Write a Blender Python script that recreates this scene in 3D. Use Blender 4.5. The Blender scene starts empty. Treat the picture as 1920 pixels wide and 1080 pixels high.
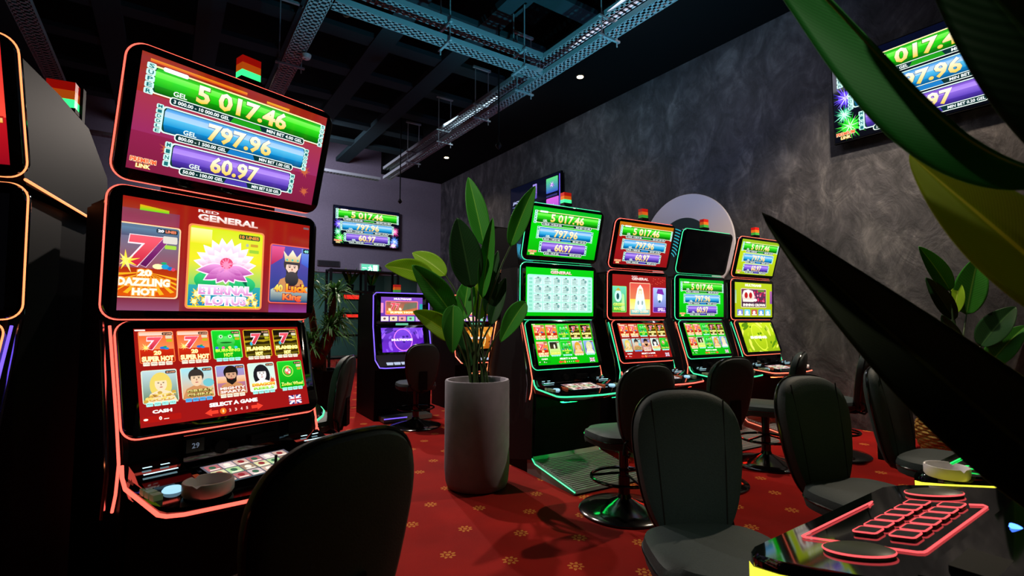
import bpy, math, random
from mathutils import Matrix, Vector
from math import sin, cos, pi, radians as R
random.seed(7)
S = bpy.context.scene
COL = S.collection

# ------------------------------------------------------------------ camera, world, lights, exposure
CAM_H, YAW, PITCH, FPX = 1.2, R(34.5), R(3.65), 940.0
cam_d = bpy.data.cameras.new('camera'); cam = bpy.data.objects.new('camera', cam_d); COL.objects.link(cam)
cam.location = (0, 0, CAM_H); cam.rotation_euler = (pi / 2 + PITCH, 0, -YAW)
cam_d.sensor_width = 36.0; cam_d.lens = FPX / 1920 * 36.0; cam_d.clip_start = 0.02; cam_d.clip_end = 100
cam_d.dof.use_dof = True; cam_d.dof.focus_distance = 2.9; cam_d.dof.aperture_fstop = 5.6
S.camera = cam
S.view_settings.view_transform = 'Standard'
try: S.view_settings.look = 'None'
except Exception: pass
S.cycles.max_bounces = 6; S.cycles.diffuse_bounces = 3; S.cycles.glossy_bounces = 3; S.cycles.transmission_bounces = 2
S.cycles.use_adaptive_sampling = True; S.cycles.adaptive_threshold = 0.02
S.cycles.caustics_reflective = False; S.cycles.caustics_refractive = False
S.view_settings.exposure = 0.0; S.view_settings.gamma = 1.0; S.view_settings.use_curve_mapping = False
wd = bpy.data.worlds.new('world'); S.world = wd; wd.use_nodes = True
wd.node_tree.nodes['Background'].inputs[0].default_value = (0.30, 0.36, 0.50, 1)
wd.node_tree.nodes['Background'].inputs[1].default_value = 0.02

def lamp(kind, loc, power, color, target=None, size=0.1, spot=100, blend=0.6):
    l = bpy.data.lights.new('ceiling_and_fill_light', kind); l.energy = power; l.color = color  # one name for real ceiling lamps and added fill lights
    if kind == 'AREA': l.size = size
    else: l.shadow_soft_size = size
    if kind == 'SPOT': l.spot_size = R(spot); l.spot_blend = blend
    o = bpy.data.objects.new('ceiling_and_fill_light', l); COL.objects.link(o); o.location = loc
    if target is not None:
        o.rotation_euler = (Vector(target) - Vector(loc)).to_track_quat('-Z', 'Y').to_euler()
    return o
WARM = (1.0, 0.80, 0.58); COOL = (0.86, 0.86, 1.0)
# recessed spots along the plaster wall (the ceiling holds fittings for the first two)
SPOTS = [(5.29, 5.78), (5.36, 10.56), (5.3, 1.6), (5.3, -1.6)]
lamp('SPOT', (5.29, 5.78, 5.03), 70, WARM, (5.1, 5.6, 0), 0.04, 95)
lamp('SPOT', (5.36, 10.56, 5.03), 100, WARM, (5.0, 9.6, 0), 0.04, 110)
lamp('SPOT', (5.3, 1.6, 5.03), 560, WARM, (4.9, 1.8, 0), 0.05, 100)
lamp('SPOT', (4.7, 1.2, 5.03), 950, (1.0, 0.88, 0.70), (6.31, 3.3, 1.1), 0.05, 58, 1.0)  # added spot warming the plaster wall, no fitting of its own
# track spot by the trays throws the leaf shadows; the others have no fitting
lamp('SPOT', (1.66, 6.0, 4.85), 720, (1.0, 0.86, 0.74), (1.9, 4.5, 0), 0.05, 84, 0.9)
lamp('SPOT', (2.8, 8.6, 4.25), 620, (1.0, 0.86, 0.76), (2.4, 6.6, 0), 0.06, 115)
lamp('SPOT', (0.2, 8.2, 4.85), 260, (1.0, 0.84, 0.72), (1.3, 5.0, 0), 0.06, 80)
lamp('SPOT', (-0.8, 2.5, 4.9), 520, (1.0, 0.92, 0.72), (1.85, 3.25, 2.05), 0.04, 27, 0.5)  # added spot lighting the planter leaves from the left
lamp('SPOT', (-0.6, -1.5, 4.9), 190, (0.96, 1.0, 0.74), (0.96, 0.32, 1.62), 0.06, 11, 0.9)  # added narrow spot to brighten the big foreground leaves
# cool added fills, no fittings: one for back wall, two for plaster wall
lamp('AREA', (1.5, 10.2, 4.7), 150, (0.84, 0.82, 1.0), (2.8, 12.7, 2.6), 1.2)
lamp('AREA', (4.62, 7.2, 4.98), 52, (0.66, 0.88, 1.0), (6.31, 7.4, 1.6), 1.5)
lamp('AREA', (4.62, 3.9, 4.98), 34, (0.86, 0.84, 1.0), (6.31, 3.6, 1.6), 1.5)

# ------------------------------------------------------------------ helpers
def lin(c):
    if isinstance(c, str): c = tuple(int(c[i:i + 2], 16) for i in (0, 2, 4))
    return tuple((x / 255 / 12.92) if x / 255 <= 0.04045 else ((x / 255 + 0.055) / 1.055) ** 2.4 for x in c)
def at(px, py, d):
    """point seen at pixel (px, py) of the 1920x1080 photograph, d metres ahead of the lens"""
    r, u, f = (px - 960) / FPX, (540 - py) / FPX, 1.0
    y, z = f * cos(PITCH) - u * sin(PITCH), f * sin(PITCH) + u * cos(PITCH)
    x, y = r * cos(YAW) + y * sin(YAW), -r * sin(YAW) + y * cos(YAW)
    return Vector((x * d, y * d, CAM_H + z * d))

MATS = {}
def mat(name, base=(10, 10, 12), rough=0.4, metal=0.0, spec=0.5, emit=None, strength=0.0, coat=0.0):
    if name in MATS: return MATS[name]
    m = bpy.data.materials.new(name); m.use_nodes = True
    b = m.node_tree.nodes['Principled BSDF']
    b.inputs['Base Color'].default_value = (*lin(base), 1); b.inputs['Roughness'].default_value = rough
    b.inputs['Metallic'].default_value = metal; b.inputs['Specular IOR Level'].default_value = spec
    b.inputs['Coat Weight'].default_value = coat
    if emit is not None:
        b.inputs['Emission Color'].default_value = (*lin(emit), 1); b.inputs['Emission Strength'].default_value = strength
    MATS[name] = m
    return m
def nodes(m):
    nt = m.node_tree
    return nt, nt.nodes['Principled BSDF'], lambda t, **k: _nn(nt, t, k)
def _nn(nt, t, k):
    n = nt.nodes.new(t)
    for a, v in k.items(): setattr(n, a, v)
    return n
def ramp(nt, src, stops):
    r = nt.nodes.new('ShaderNodeValToRGB'); e = r.color_ramp.elements
    while len(e) < len(stops): e.new(0.5)
    for i, (p, c) in enumerate(stops): e[i].position = p; e[i].color = (*lin(c), 1)
    nt.links.new(src, r.inputs[0]); return r
def bump(nt, b, height, strength, dist=0.02):
    n = nt.nodes.new('ShaderNodeBump'); n.inputs['Strength'].default_value = strength; n.inputs['Distance'].default_value = dist
    nt.links.new(height, n.inputs['Height']); nt.links.new(n.outputs[0], b.inputs['Normal'])
def noisy(name, base, base2, scale, rough=0.7, bstr=0.2, spec=0.3):
    if name in MATS: return MATS[name]
    m = mat(name, base, rough, spec=spec); nt, b, N = nodes(m)
    tc = N('ShaderNodeTexCoord'); nz = N('ShaderNodeTexNoise'); nz.inputs['Scale'].default_value = scale; nz.inputs['Detail'].default_value = 6
    nt.links.new(tc.outputs['Object'], nz.inputs['Vector'])
    r = ramp(nt, nz.outputs[0], [(0.3, base), (0.7, base2)]); nt.links.new(r.outputs[0], b.inputs['Base Color'])
    bump(nt, b, nz.outputs[0], bstr, 0.01)
    return m

class MB:
    """collects faces for ONE mesh"""
    def __init__(s): s.v, s.f, s.m = [], [], []
    def add(s, vs, fs, mi=0):
        o = len(s.v); s.v += [tuple(v) for v in vs]; s.f += [tuple(i + o for i in f) for f in fs]; s.m += [mi] * len(fs); return s
    def box(s, x0, y0, z0, x1, y1, z1, mi=0, M=None):
        vs = [Vector((x, y, z)) for z in (z0, z1) for y in (y0, y1) for x in (x0, x1)]
        if M is not None: vs = [M @ v for v in vs]
        return s.add(vs, [(0, 2, 3, 1), (4, 5, 7, 6), (0, 1, 5, 4), (2, 6, 7, 3), (0, 4, 6, 2), (1, 3, 7, 5)], mi)
    def tube(s, pts, r, n=8, closed=False, mi=0, caps=True):
        pts = [Vector(p) for p in pts]; k = len(pts); rings = []
        rr = r if isinstance(r, (list, tuple)) else [r] * k
        prev = None
        for i, p in enumerate(pts):
            a = pts[i - 1] if (i or closed) else p; c = pts[(i + 1) % k] if (i < k - 1 or closed) else p
            t = (c - a).normalized()
            if prev is None:
                ref = Vector((0, 0, 1)) if abs(t.z) < 0.9 else Vector((1, 0, 0)); nx = t.cross(ref).normalized()
            else:
                nx = prev - t * prev.dot(t); nx = nx.normalized() if nx.length > 1e-6 else prev
            prev = nx; ny = t.cross(nx)
            rings.append([p + (nx * cos(2 * pi * j / n) + ny * sin(2 * pi * j / n)) * rr[i] for j in range(n)])
        vs = [v for g in rings for v in g]; fs = []
        for i in range(k if closed else k - 1):
            b = ((i + 1) % k) * n; a = i * n
            fs += [(a + j, a + (j + 1) % n, b + (j + 1) % n, b + j) for j in range(n)]
        if not closed and caps: fs += [tuple(range(n - 1, -1, -1)), tuple((k - 1) * n + j for j in range(n))]
        return s.add(vs, fs, mi)
    def lathe(s, prof, n=32, cx=0, cy=0, mi=0):
        vs, fs = [], []
        for r, z in prof: vs += [(cx + r * cos(2 * pi * j / n), cy + r * sin(2 * pi * j / n), z) for j in range(n)]
        for i in range(len(prof) - 1):
            a, b = i * n, (i + 1) * n; fs += [(a + j, a + (j + 1) % n, b + (j + 1) % n, b + j) for j in range(n)]
        if prof[0][0] > 1e-6: fs.append(tuple(range(n - 1, -1, -1)))
        if prof[-1][0] > 1e-6: fs.append(tuple((len(prof) - 1) * n + j for j in range(n)))
        return s.add(vs, fs, mi)
    def extrude(s, prof, axis_pts, mi=0):
        """prof: list of Vectors (closed loop); axis_pts: (offset0, offset1) Vectors"""
        n = len(prof); vs = [p + axis_pts[0] for p in prof] + [p + axis_pts[1] for p in prof]
        fs = [(i, (i + 1) % n, n + (i + 1) % n, n + i) for i in range(n)] + [tuple(range(n - 1, -1, -1)), tuple(range(n, 2 * n))]
        return s.add(vs, fs, mi)
    def loft(s, rings, cap=True, mi=0):
        n = len(rings[0]); vs = [v for r in rings for v in r]; fs = []
        for i in range(len(rings) - 1):
            a, b = i * n, (i + 1) * n; fs += [(a + j, a + (j + 1) % n, b + (j + 1) % n, b + j) for j in range(n)]
        if cap: fs += [tuple(range(n - 1, -1, -1)), tuple((len(rings) - 1) * n + j for j in range(n))]
        return s.add(vs, fs, mi)
    def mesh(s, name, mats, smooth=False):
        me = bpy.data.meshes.new(name); me.from_pydata(s.v, [], s.f)
        for m in (mats if isinstance(mats, (list, tuple)) else [mats]): me.materials.append(m)
        if any(s.m): me.polygons.foreach_set('material_index', s.m)
        if smooth:
            me.polygons.foreach_set('use_smooth', [True] * len(me.polygons))
            try: me.set_sharp_from_angle(angle=R(42))
            except Exception: pass
        me.update(); return me
    def build(s, name, mats, parent=None, smooth=False, M=None):
        return obj(name, s.mesh(name, mats, smooth), parent, M)
def obj(name, me, parent=None, M=None):
    o = bpy.data.objects.new(name, me); COL.objects.link(o); o.parent = parent
    if M is not None: o.matrix_local = M
    return o
def tag(o, label=None, cat=None, group=None, kind=None):
    if label: o['label'] = label
    if cat: o['category'] = cat
    if group: o['group'] = group
    if kind: o['kind'] = kind
    return o
def thing(name, label, cat, loc=(0, 0, 0), rz=0.0, group=None):
    o = bpy.data.objects.new(name, None); COL.objects.link(o); o.empty_display_size = 0.1
    o.location = loc; o.rotation_euler = (0, 0, rz); return tag(o, label, cat, group)
def copy_tree(o, parent=None):
    c = o.copy(); COL.objects.link(c); c.parent = parent
    for ch in list(o.children): copy_tree(ch, c)
    return c
def rrect(x0, y0, x1, y1, r, n=5):
    out = []
    for cx, cy, a in ((x1 - r, y1 - r, 0), (x0 + r, y1 - r, 90), (x0 + r, y0 + r, 180), (x1 - r, y0 + r, 270)):
        out += [(cx + r * cos(R(a + 90 * i / n)), cy + r * sin(R(a + 90 * i / n))) for i in range(n + 1)]
    return out
def slab(mb, outline, z0, z1, bev=0.006, mi=0):
    """rounded plate: outline in xy, front at z1, back at z0, softened front edge"""
    cx = sum(p[0] for p in outline) / len(outline); cy = sum(p[1] for p in outline) / len(outline)
    def ins(d): 
        out = []
        for x, y in outline:
            l = math.hypot(x - cx, y - cy) or 1; out.append((x - (x - cx) / l * d, y - (y - cy) / l * d))
        return out
    rings = [[(x, y, z0) for x, y in outline], [(x, y, z1 - bev) for x, y in outline],
             [(x, y, z1 - bev * 0.3) for x, y in ins(bev * 0.3)], [(x, y, z1) for x, y in ins(bev)]]
    return mb.loft(rings, True, mi)

# ------------------------------------------------------------------ screen pictures: flat print, drawn as coloured faces that glow
def screen_mat():
    m = mat('lit_display', (4, 4, 6), 0.06, spec=0.35); nt, b, N = nodes(m)
    a = N('ShaderNodeVertexColor', layer_name='Col'); nt.links.new(a.outputs[0], b.inputs['Emission Color'])
    b.inputs['Emission Strength'].default_value = 1.22
    return m
_glyph = {}
def glyphs(txt, bold):
    k = (txt, bold)
    if k not in _glyph:
        c = bpy.data.curves.new('lettering', 'FONT'); c.body = txt; c.size = 1; c.resolution_u = 2; c.offset = bold; c.fill_mode = 'FRONT'
        o = bpy.data.objects.new('lettering', c); COL.objects.link(o)
        dg = bpy.context.evaluated_depsgraph_get(); e = o.evaluated_get(dg); me = e.to_mesh()
        vs = [(v.co.x, v.co.y) for v in me.vertices]; fs = [tuple(p.vertices) for p in me.polygons]
        e.to_mesh_clear(); bpy.data.objects.remove(o); bpy.data.curves.remove(c)
        xs = [v[0] for v in vs] or [0, 1]; ys = [v[1] for v in vs] or [0, 1]
        _glyph[k] = (vs, fs, min(xs), max(xs), min(ys), max(ys))
    return _glyph[k]
def mixc(a, b, t): return tuple(x + (y - x) * t for x, y in zip(a, b))
class Cv:
    """a picture 16 units wide and 9 high"""
    def __init__(s, W=16.0, H=9.0): s.W, s.H, s.v, s.f, s.c, s.clip = W, H, [], [], [], None
    def poly(s, pts, col, L):
        """col: colour, or (bottom colour, top colour)"""
        grad = isinstance(col, list); ys = [p[1] for p in pts]; y0, y1 = min(ys), max(ys)
        if grad: c0, c1 = lin(col[0]), lin(col[1])
        else: c0 = lin(col)
        o = len(s.v)
        for x, y in pts:
            x = min(max(x, 0), s.W); y = min(max(y, 0), s.H)
            s.v.append((x, y, L)); s.c.append(mixc(c0, c1, (y - y0) / ((y1 - y0) or 1)) if grad else c0)
        s.f.append(tuple(range(o, o + len(pts))))
    def rect(s, x0, y0, x1, y1, col, L): s.poly([(x0, y0), (x1, y0), (x1, y1), (x0, y1)], col, L)
    def rr(s, x0, y0, x1, y1, r, col, L): s.poly(rrect(x0, y0, x1, y1, r, 4), col, L)
    def ell(s, cx, cy, a, b, col, L, n=20, rot=0):
        s.poly([(cx + a * cos(t) * cos(rot) - b * sin(t) * sin(rot), cy + a * cos(t) * sin(rot) + b * sin(t) * cos(rot)) for t in [2 * pi * i / n for i in range(n)]], col, L)
    def ring(s, cx, cy, r0, r1, col, L, n=36):
        for i in range(n):
            a, b = 2 * pi * i / n, 2 * pi * (i + 1) / n
            s.poly([(cx + r0 * cos(a), cy + r0 * sin(a)), (cx + r1 * cos(a), cy + r1 * sin(a)), (cx + r1 * cos(b), cy + r1 * sin(b)), (cx + r0 * cos(b), cy + r0 * sin(b))], col, L)
    def burst(s, cx, cy, r, col, L, n=14, col2=None, wdt=0.06, seed=1):
        rnd = random.Random(seed)
        for i in range(n):
            a = 2 * pi * i / n + rnd.random() * 0.3; l = r * (0.6 + 0.4 * rnd.random())
            s.poly([(cx + wdt * cos(a + 1.57), cy + wdt * sin(a + 1.57)), (cx - wdt * cos(a + 1.57), cy - wdt * sin(a + 1.57)), (cx + l * cos(a), cy + l * sin(a))], col if (col2 is None or i % 2) else col2, L)
    def text(s, t, x0, y0, x1, y1, col, L, bold=0.02, edge=None, skew=0.0, edge_w=0.05):
        """lettering stretched to the box"""
        if edge is not None: s.text(t, x0 - edge_w * .4, y0 - edge_w * .4, x1 + edge_w * .4, y1 + edge_w * .4, edge, L, bold + edge_w / max(y1 - y0, .01) * 0.62, None, skew)
        if edge is not None: L += 1
        vs, fs, a, b, c, d = glyphs(t, bold); grad = isinstance(col, list)
        c0 = lin(col[0] if grad else col); c1 = lin(col[1] if grad else col); o = len(s.v)
        for x, y in vs:
            ty = (y - c) / ((d - c) or 1); tx = (x - a) / ((b - a) or 1)
            px = x0 + tx * (x1 - x0) + skew * (ty - .5) * (y1 - y0); py = y0 + ty * (y1 - y0)
            s.v.append((min(max(px, 0), s.W), min(max(py, 0), s.H), L)); s.c.append(mixc(c0, c1, ty))
        s.f += [tuple(i + o for i in f) for f in fs]
    def mesh(s, name, width, gap=0.00035):
        k = width / s.W; me = bpy.data.meshes.new(name)
        me.from_pydata([((x - s.W / 2) * k, y * k, 0.0006 + L * gap) for x, y, L in s.v], [], s.f)
        ca = me.color_attributes.new('Col', 'FLOAT_COLOR', 'POINT')
        ca.data.foreach_set('color', [q for c in s.c for q in (*c, 1.0)])
        me.materials.append(MATS['lit_display']); me.update(); return me
screen_mat()

# ------------------------------------------------------------------ the pictures on the screens
def jackpot_bar(c, x0, y0, x1, y1, kind, L):
    pal = {'g': [('0a5a08', '0c8a0a'), ('12a80c', '2fd41c'), ('4fe634', '7bf05a'), ('2ec81e', '18a014')],
           'b': [('064a78', '0a78b8'), ('1490cc', '58bce6'), ('a8d0fa', '9cc4f4'), ('6cb0ec', '3c8cd0')],
           'p': [('2a1c6a', '4a30a0'), ('5c40b4', '8a66d8'), ('b08cf0', 'a47ee8'), ('8a62d4', '6a48b4')]}[kind]
    edge = {'g': 'f4ffd8', 'b': 'd8fff4', 'p': 'e4ffff'}[kind]
    c.rr(x0 - .16, y0 - .14, x1 + .16, y1 + .14, .3, edge, L)
    c.rr(x0 - .05, y0 - .04, x1 + .05, y1 + .04, .26, '0c3a2c', L + 1)
    n = len(pal); hs = [0, .28, .62, .86, 1]
    for i, (a, b) in enumerate(pal):
        ya, yb = y0 + (y1 - y0) * hs[i], y0 + (y1 - y0) * hs[i + 1]
        ins = .16 if i in (0, n - 1) else 0.03
        c.poly([(x0 + (ins if i == 0 else .03), ya), (x1 - (ins if i == 0 else .03), ya), (x1 - (ins if i == n - 1 else .03), yb), (x0 + (ins if i == n - 1 else .03), yb)], [a, b], L + 2)
def stacked(c, word, x, y0, y1, w, L):
    n = len(word); h = (y1 - y0) / n
    for i, ch in enumerate(word):
        yy = y1 - (i + 1) * h
        c.rr(x - w / 2, yy + .02, x + w / 2, yy + h - .02, .1, 'c8fff0', L)
        c.text(ch, x - w * .3, yy + h * .18, x + w * .3, yy + h * .82, '1c6a70', L + 1, .03)
def pill(c, x0, x1, y, h, left, right, L, mid):
    c.rr(x0 - .08, y - .07, x1 + .08, y + h + .07, h * .5, 'eefff4', L)
    c.rr(x0, y, x1, y + h, h * .42, '0a2e30', L + 1)
    w = x1 - x0
    c.poly([(x0 + w * .40, y + .02), (x0 + w * .64, y + .02), (x0 + w * .62, y + h - .04), (x0 + w * .42, y + h - .04)], mid, L + 2)
    c.text(left, x0 + .2, y + h * .2, x0 + w * .39, y + h * .8, 'f4ffff', L + 2, .025)
    c.text(right, x0 + w * .68, y + h * .2, x1 - .16, y + h * .8, 'f4ffff', L + 2, .025)
def jackpot(style):
    c = Cv()
    if style == 'tv':
        c.rect(0, 0, 16, 9, ['02040c', '060a20'], 0)
        for k, (x, y, r, a, b) in enumerate([(1.2, 4.7, 1.7, '4a2ae0', '7a5cff'), (1.5, 1.5, 1.9, '10c020', '5cff50'), (14.9, 4.1, 1.6, 'c02a90', 'ff60b0'), (14.9, 1.6, 1.8, '2060f0', '70b0ff'), (1.0, 2.9, 1.2, '20a070', '90ffd0'), (14.6, .6, 1.2, 'e060ff', 'ffffff')]):
            c.ell(x, y, r * .42, r * .42, a, 1); c.burst(x, y, r, a, 2, 30, b, .09, k); c.burst(x, y, r * .7, b, 3, 16, 'ffffff', .05, k + 9)
    else:
        bg = {'red': [('7a1c3c', '8a2048'), ('942a5c', 'a03246'), ('9a2c22', '8e1e10')], 'green': [('04a80a', '08c00e'), ('08c410', '06cc0c'), ('06c40a', '0cae24')],  # red: purple reflection in the glass is put into its background
              'yellow': [('a0b810', 'b4c814'), ('b4cc10', 'b8d012'), ('aac814', '8cb01a')], 'crim': [('8c1014', '96141a'), ('9a1818', '96140f'), ('8a1a10', 'c0700c')]}[style]
        for i, (a, b) in enumerate(bg): c.rect(0, 3 * i, 16, 3 * i + 3, [a, b], 0)
        if style == 'red':
            for x, y, r in ((1.9, 4.9, .5), (2.6, 2.1, .55), (14.6, 3.2, .5), (14.9, 1.2, .4)):
                c.burst(x, y, r * 1.5, 'b4503a', 1, 10, None, .12, int(x)); c.ell(x, y, r * .6, r * .6, 'c0603c', 2)
            c.rect(.6, 8.42, 8, 8.66, ['d0401a', 'e89018'], 1); c.rect(9.8, 8.3, 12, 8.55, ['c05010', 'f0b020'], 1)
    gold = ['f2c416', 'fffef0']
    jackpot_bar(c, 1.0, 6.25, 15.5, 8.1, 'g', 4); pill(c, 2.3, 13.9, 5.72, .5, '3 000.00 - 10 000.00 GEL', 'MIN BET 4.00 GEL', 7, '1e9a1a')
    jackpot_bar(c, 2.0, 3.45, 14.2, 5.3, 'b', 4); pill(c, 3.0, 13.2, 2.98, .48, '800.00 - 1 500.00 GEL', 'MIN BET 1.00 GEL', 7, '1a78c0')
    jackpot_bar(c, 2.95, .85, 13.2, 2.6, 'p', 4); pill(c, 3.7, 12.5, .36, .48, '50.00 - 100.00 GEL', 'MIN BET 0.20 GEL', 7, '4a38a8')
    stacked(c, 'SUPER', .72, 5.95, 8.35, .62, 7); stacked(c, 'SUPER', 15.66, 5.95, 8.2, .5, 7)
    stacked(c, 'MIDDLE', 1.66, 3.2, 5.5, .5, 7); stacked(c, 'MIDDLE', 14.42, 3.2, 5.4, .46, 7)
    stacked(c, 'MINI', 2.62, .7, 2.75, .5, 7); stacked(c, 'MINI', 13.42, .7, 2.65, .46, 7)
    c.text('5 017.46', 4.05, 6.45, 11.9, 7.98, gold, 10, .035, '3a7a10'); c.text('GEL', 2.4, 6.38, 3.4, 6.78, 'eafff0', 10, .02)
    c.text('797.96', 5.3, 3.66, 10.9, 5.16, gold, 10, .035, '3a6a90'); c.text('GEL', 3.5, 3.6, 4.5, 3.98, 'eafff0', 10, .02)
    c.text('60.97', 5.9, 1.02, 10.1, 2.46, gold, 10, .035, '5a4a90'); c.text('GEL', 4.3, 1.0, 5.25, 1.38, 'eafff0', 10, .02)
    c.rr(1.5, 8.02, 3.3, 8.34, .14, 'ffffff', 8); c.rect(.9, 8.12, 15.3, 8.22, 'fff6a0', 7)
    c.text('PREMIUM', .18, .62, 1.95, .98, 'ff5a30', 8, .04, 'fff0c0'); c.text('LINK', .6, .2, 1.6, .52, 'fff4b0', 8, .04, 'c07020')
    return c
def sevens(c, x, y, w, h, L, blue=True):
    c.text('7', x, y, x + w, y + h, ['c01838', 'f05868'], L, .05, 'ffe4ec', .12, .13)
    if blue:
        c.ell(x + w * 1.05, y + h * .12, w * .22, h * .11, '2a6ac8', L + 2); c.ell(x + w * 1.3, y + h * .06, w * .16, h * .09, '1a8ad0', L + 2)
        c.ell(x + w * 1.2, y + h * .2, w * .12, h * .08, '18a060', L + 3); c.burst(x - w * .1, y + h * .18, w * .42, 'fff08a', L + 2, 9, 'ffe060', .05, 3)
def face(c, x, y, s, skin, hair, L, beard=False, long=False, crown=False):
    if long: c.ell(x, y - .1 * s, .62 * s, .85 * s, hair, L)
    else: c.ell(x, y + .22 * s, .46 * s, .46 * s, hair, L)
    c.poly([(x - .9 * s, y - 1.25 * s), (x + .9 * s, y - 1.25 * s), (x + .62 * s, y - .6 * s), (x + .2 * s, y - .42 * s), (x - .2 * s, y - .42 * s), (x - .62 * s, y - .6 * s)], skin if long else 'c88a58', L + 1)
    c.ell(x, y, .34 * s, .48 * s, skin, L + 2)
    if beard: c.poly([(x - .34 * s, y - .02 * s), (x - .3 * s, y - .4 * s), (x, y - .62 * s), (x + .3 * s, y - .4 * s), (x + .34 * s, y - .02 * s), (x + .2 * s, y - .2 * s), (x - .2 * s, y - .2 * s)], hair, L + 3)
    c.poly([(x - .36 * s, y + .2 * s), (x + .36 * s, y + .2 * s), (x + .24 * s, y + .5 * s), (x - .24 * s, y + .5 * s)], hair, L + 3)
    for q in (-.14, .14): c.ell(x + q * s, y + .06 * s, .06 * s, .03 * s, '20141c', L + 4, 8); c.rect(x + q * s - .08 * s, y + .12 * s, x + q * s + .08 * s, y + .15 * s, hair, L + 4)
    c.poly([(x, y + .04 * s), (x + .05 * s, y - .1 * s), (x - .04 * s, y - .1 * s)], '9a5a48', L + 4); c.ell(x, y - .22 * s, .1 * s, .03 * s, 'b03a40', L + 4, 8)
    if crown:
        c.poly([(x - .4 * s, y + .34 * s), (x + .4 * s, y + .34 * s), (x + .5 * s, y + .9 * s), (x + .25 * s, y + .62 * s), (x, y + .98 * s), (x - .25 * s, y + .62 * s), (x - .5 * s, y + .9 * s)], ['c8a860', 'fff8e0'], L + 5)
        for q in (-.3, 0, .3): c.ell(x + q * s, y + .44 * s, .06 * s, .06 * s, '4ac0b0', L + 6, 8)
def frog(c, x, y, s, L):
    c.ell(x, y, .75 * s, .5 * s, ['18a028', '5ee868'], L)
    for q in (-.38, .38): c.ell(x + q * s, y + .42 * s, .26 * s, .26 * s, '48d858', L + 1); c.ell(x + q * s, y + .46 * s, .15 * s, .15 * s, 'd8ffd0', L + 2, 10); c.ell(x + q * s, y + .46 * s, .07 * s, .09 * s, '104018', L + 3, 8)
    c.ell(x, y - .08 * s, .5 * s, .07 * s, '0c6018', L + 2, 12); c.ell(x - .5 * s, y - .45 * s, .3 * s, .12 * s, '2cc040', L + 1, 10); c.ell(x + .5 * s, y - .45 * s, .3 * s, .12 * s, '2cc040', L + 1, 10)
def badge(c, x1, y1, L, w=.85, t='20 LINES'):
    c.rr(x1 - w, y1 - .3, x1, y1 - .02, .1, '1a2018', L); c.text(t, x1 - w + .08, y1 - .24, x1 - .06, y1 - .09, 'ffb08a', L + 1, .02)
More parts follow.
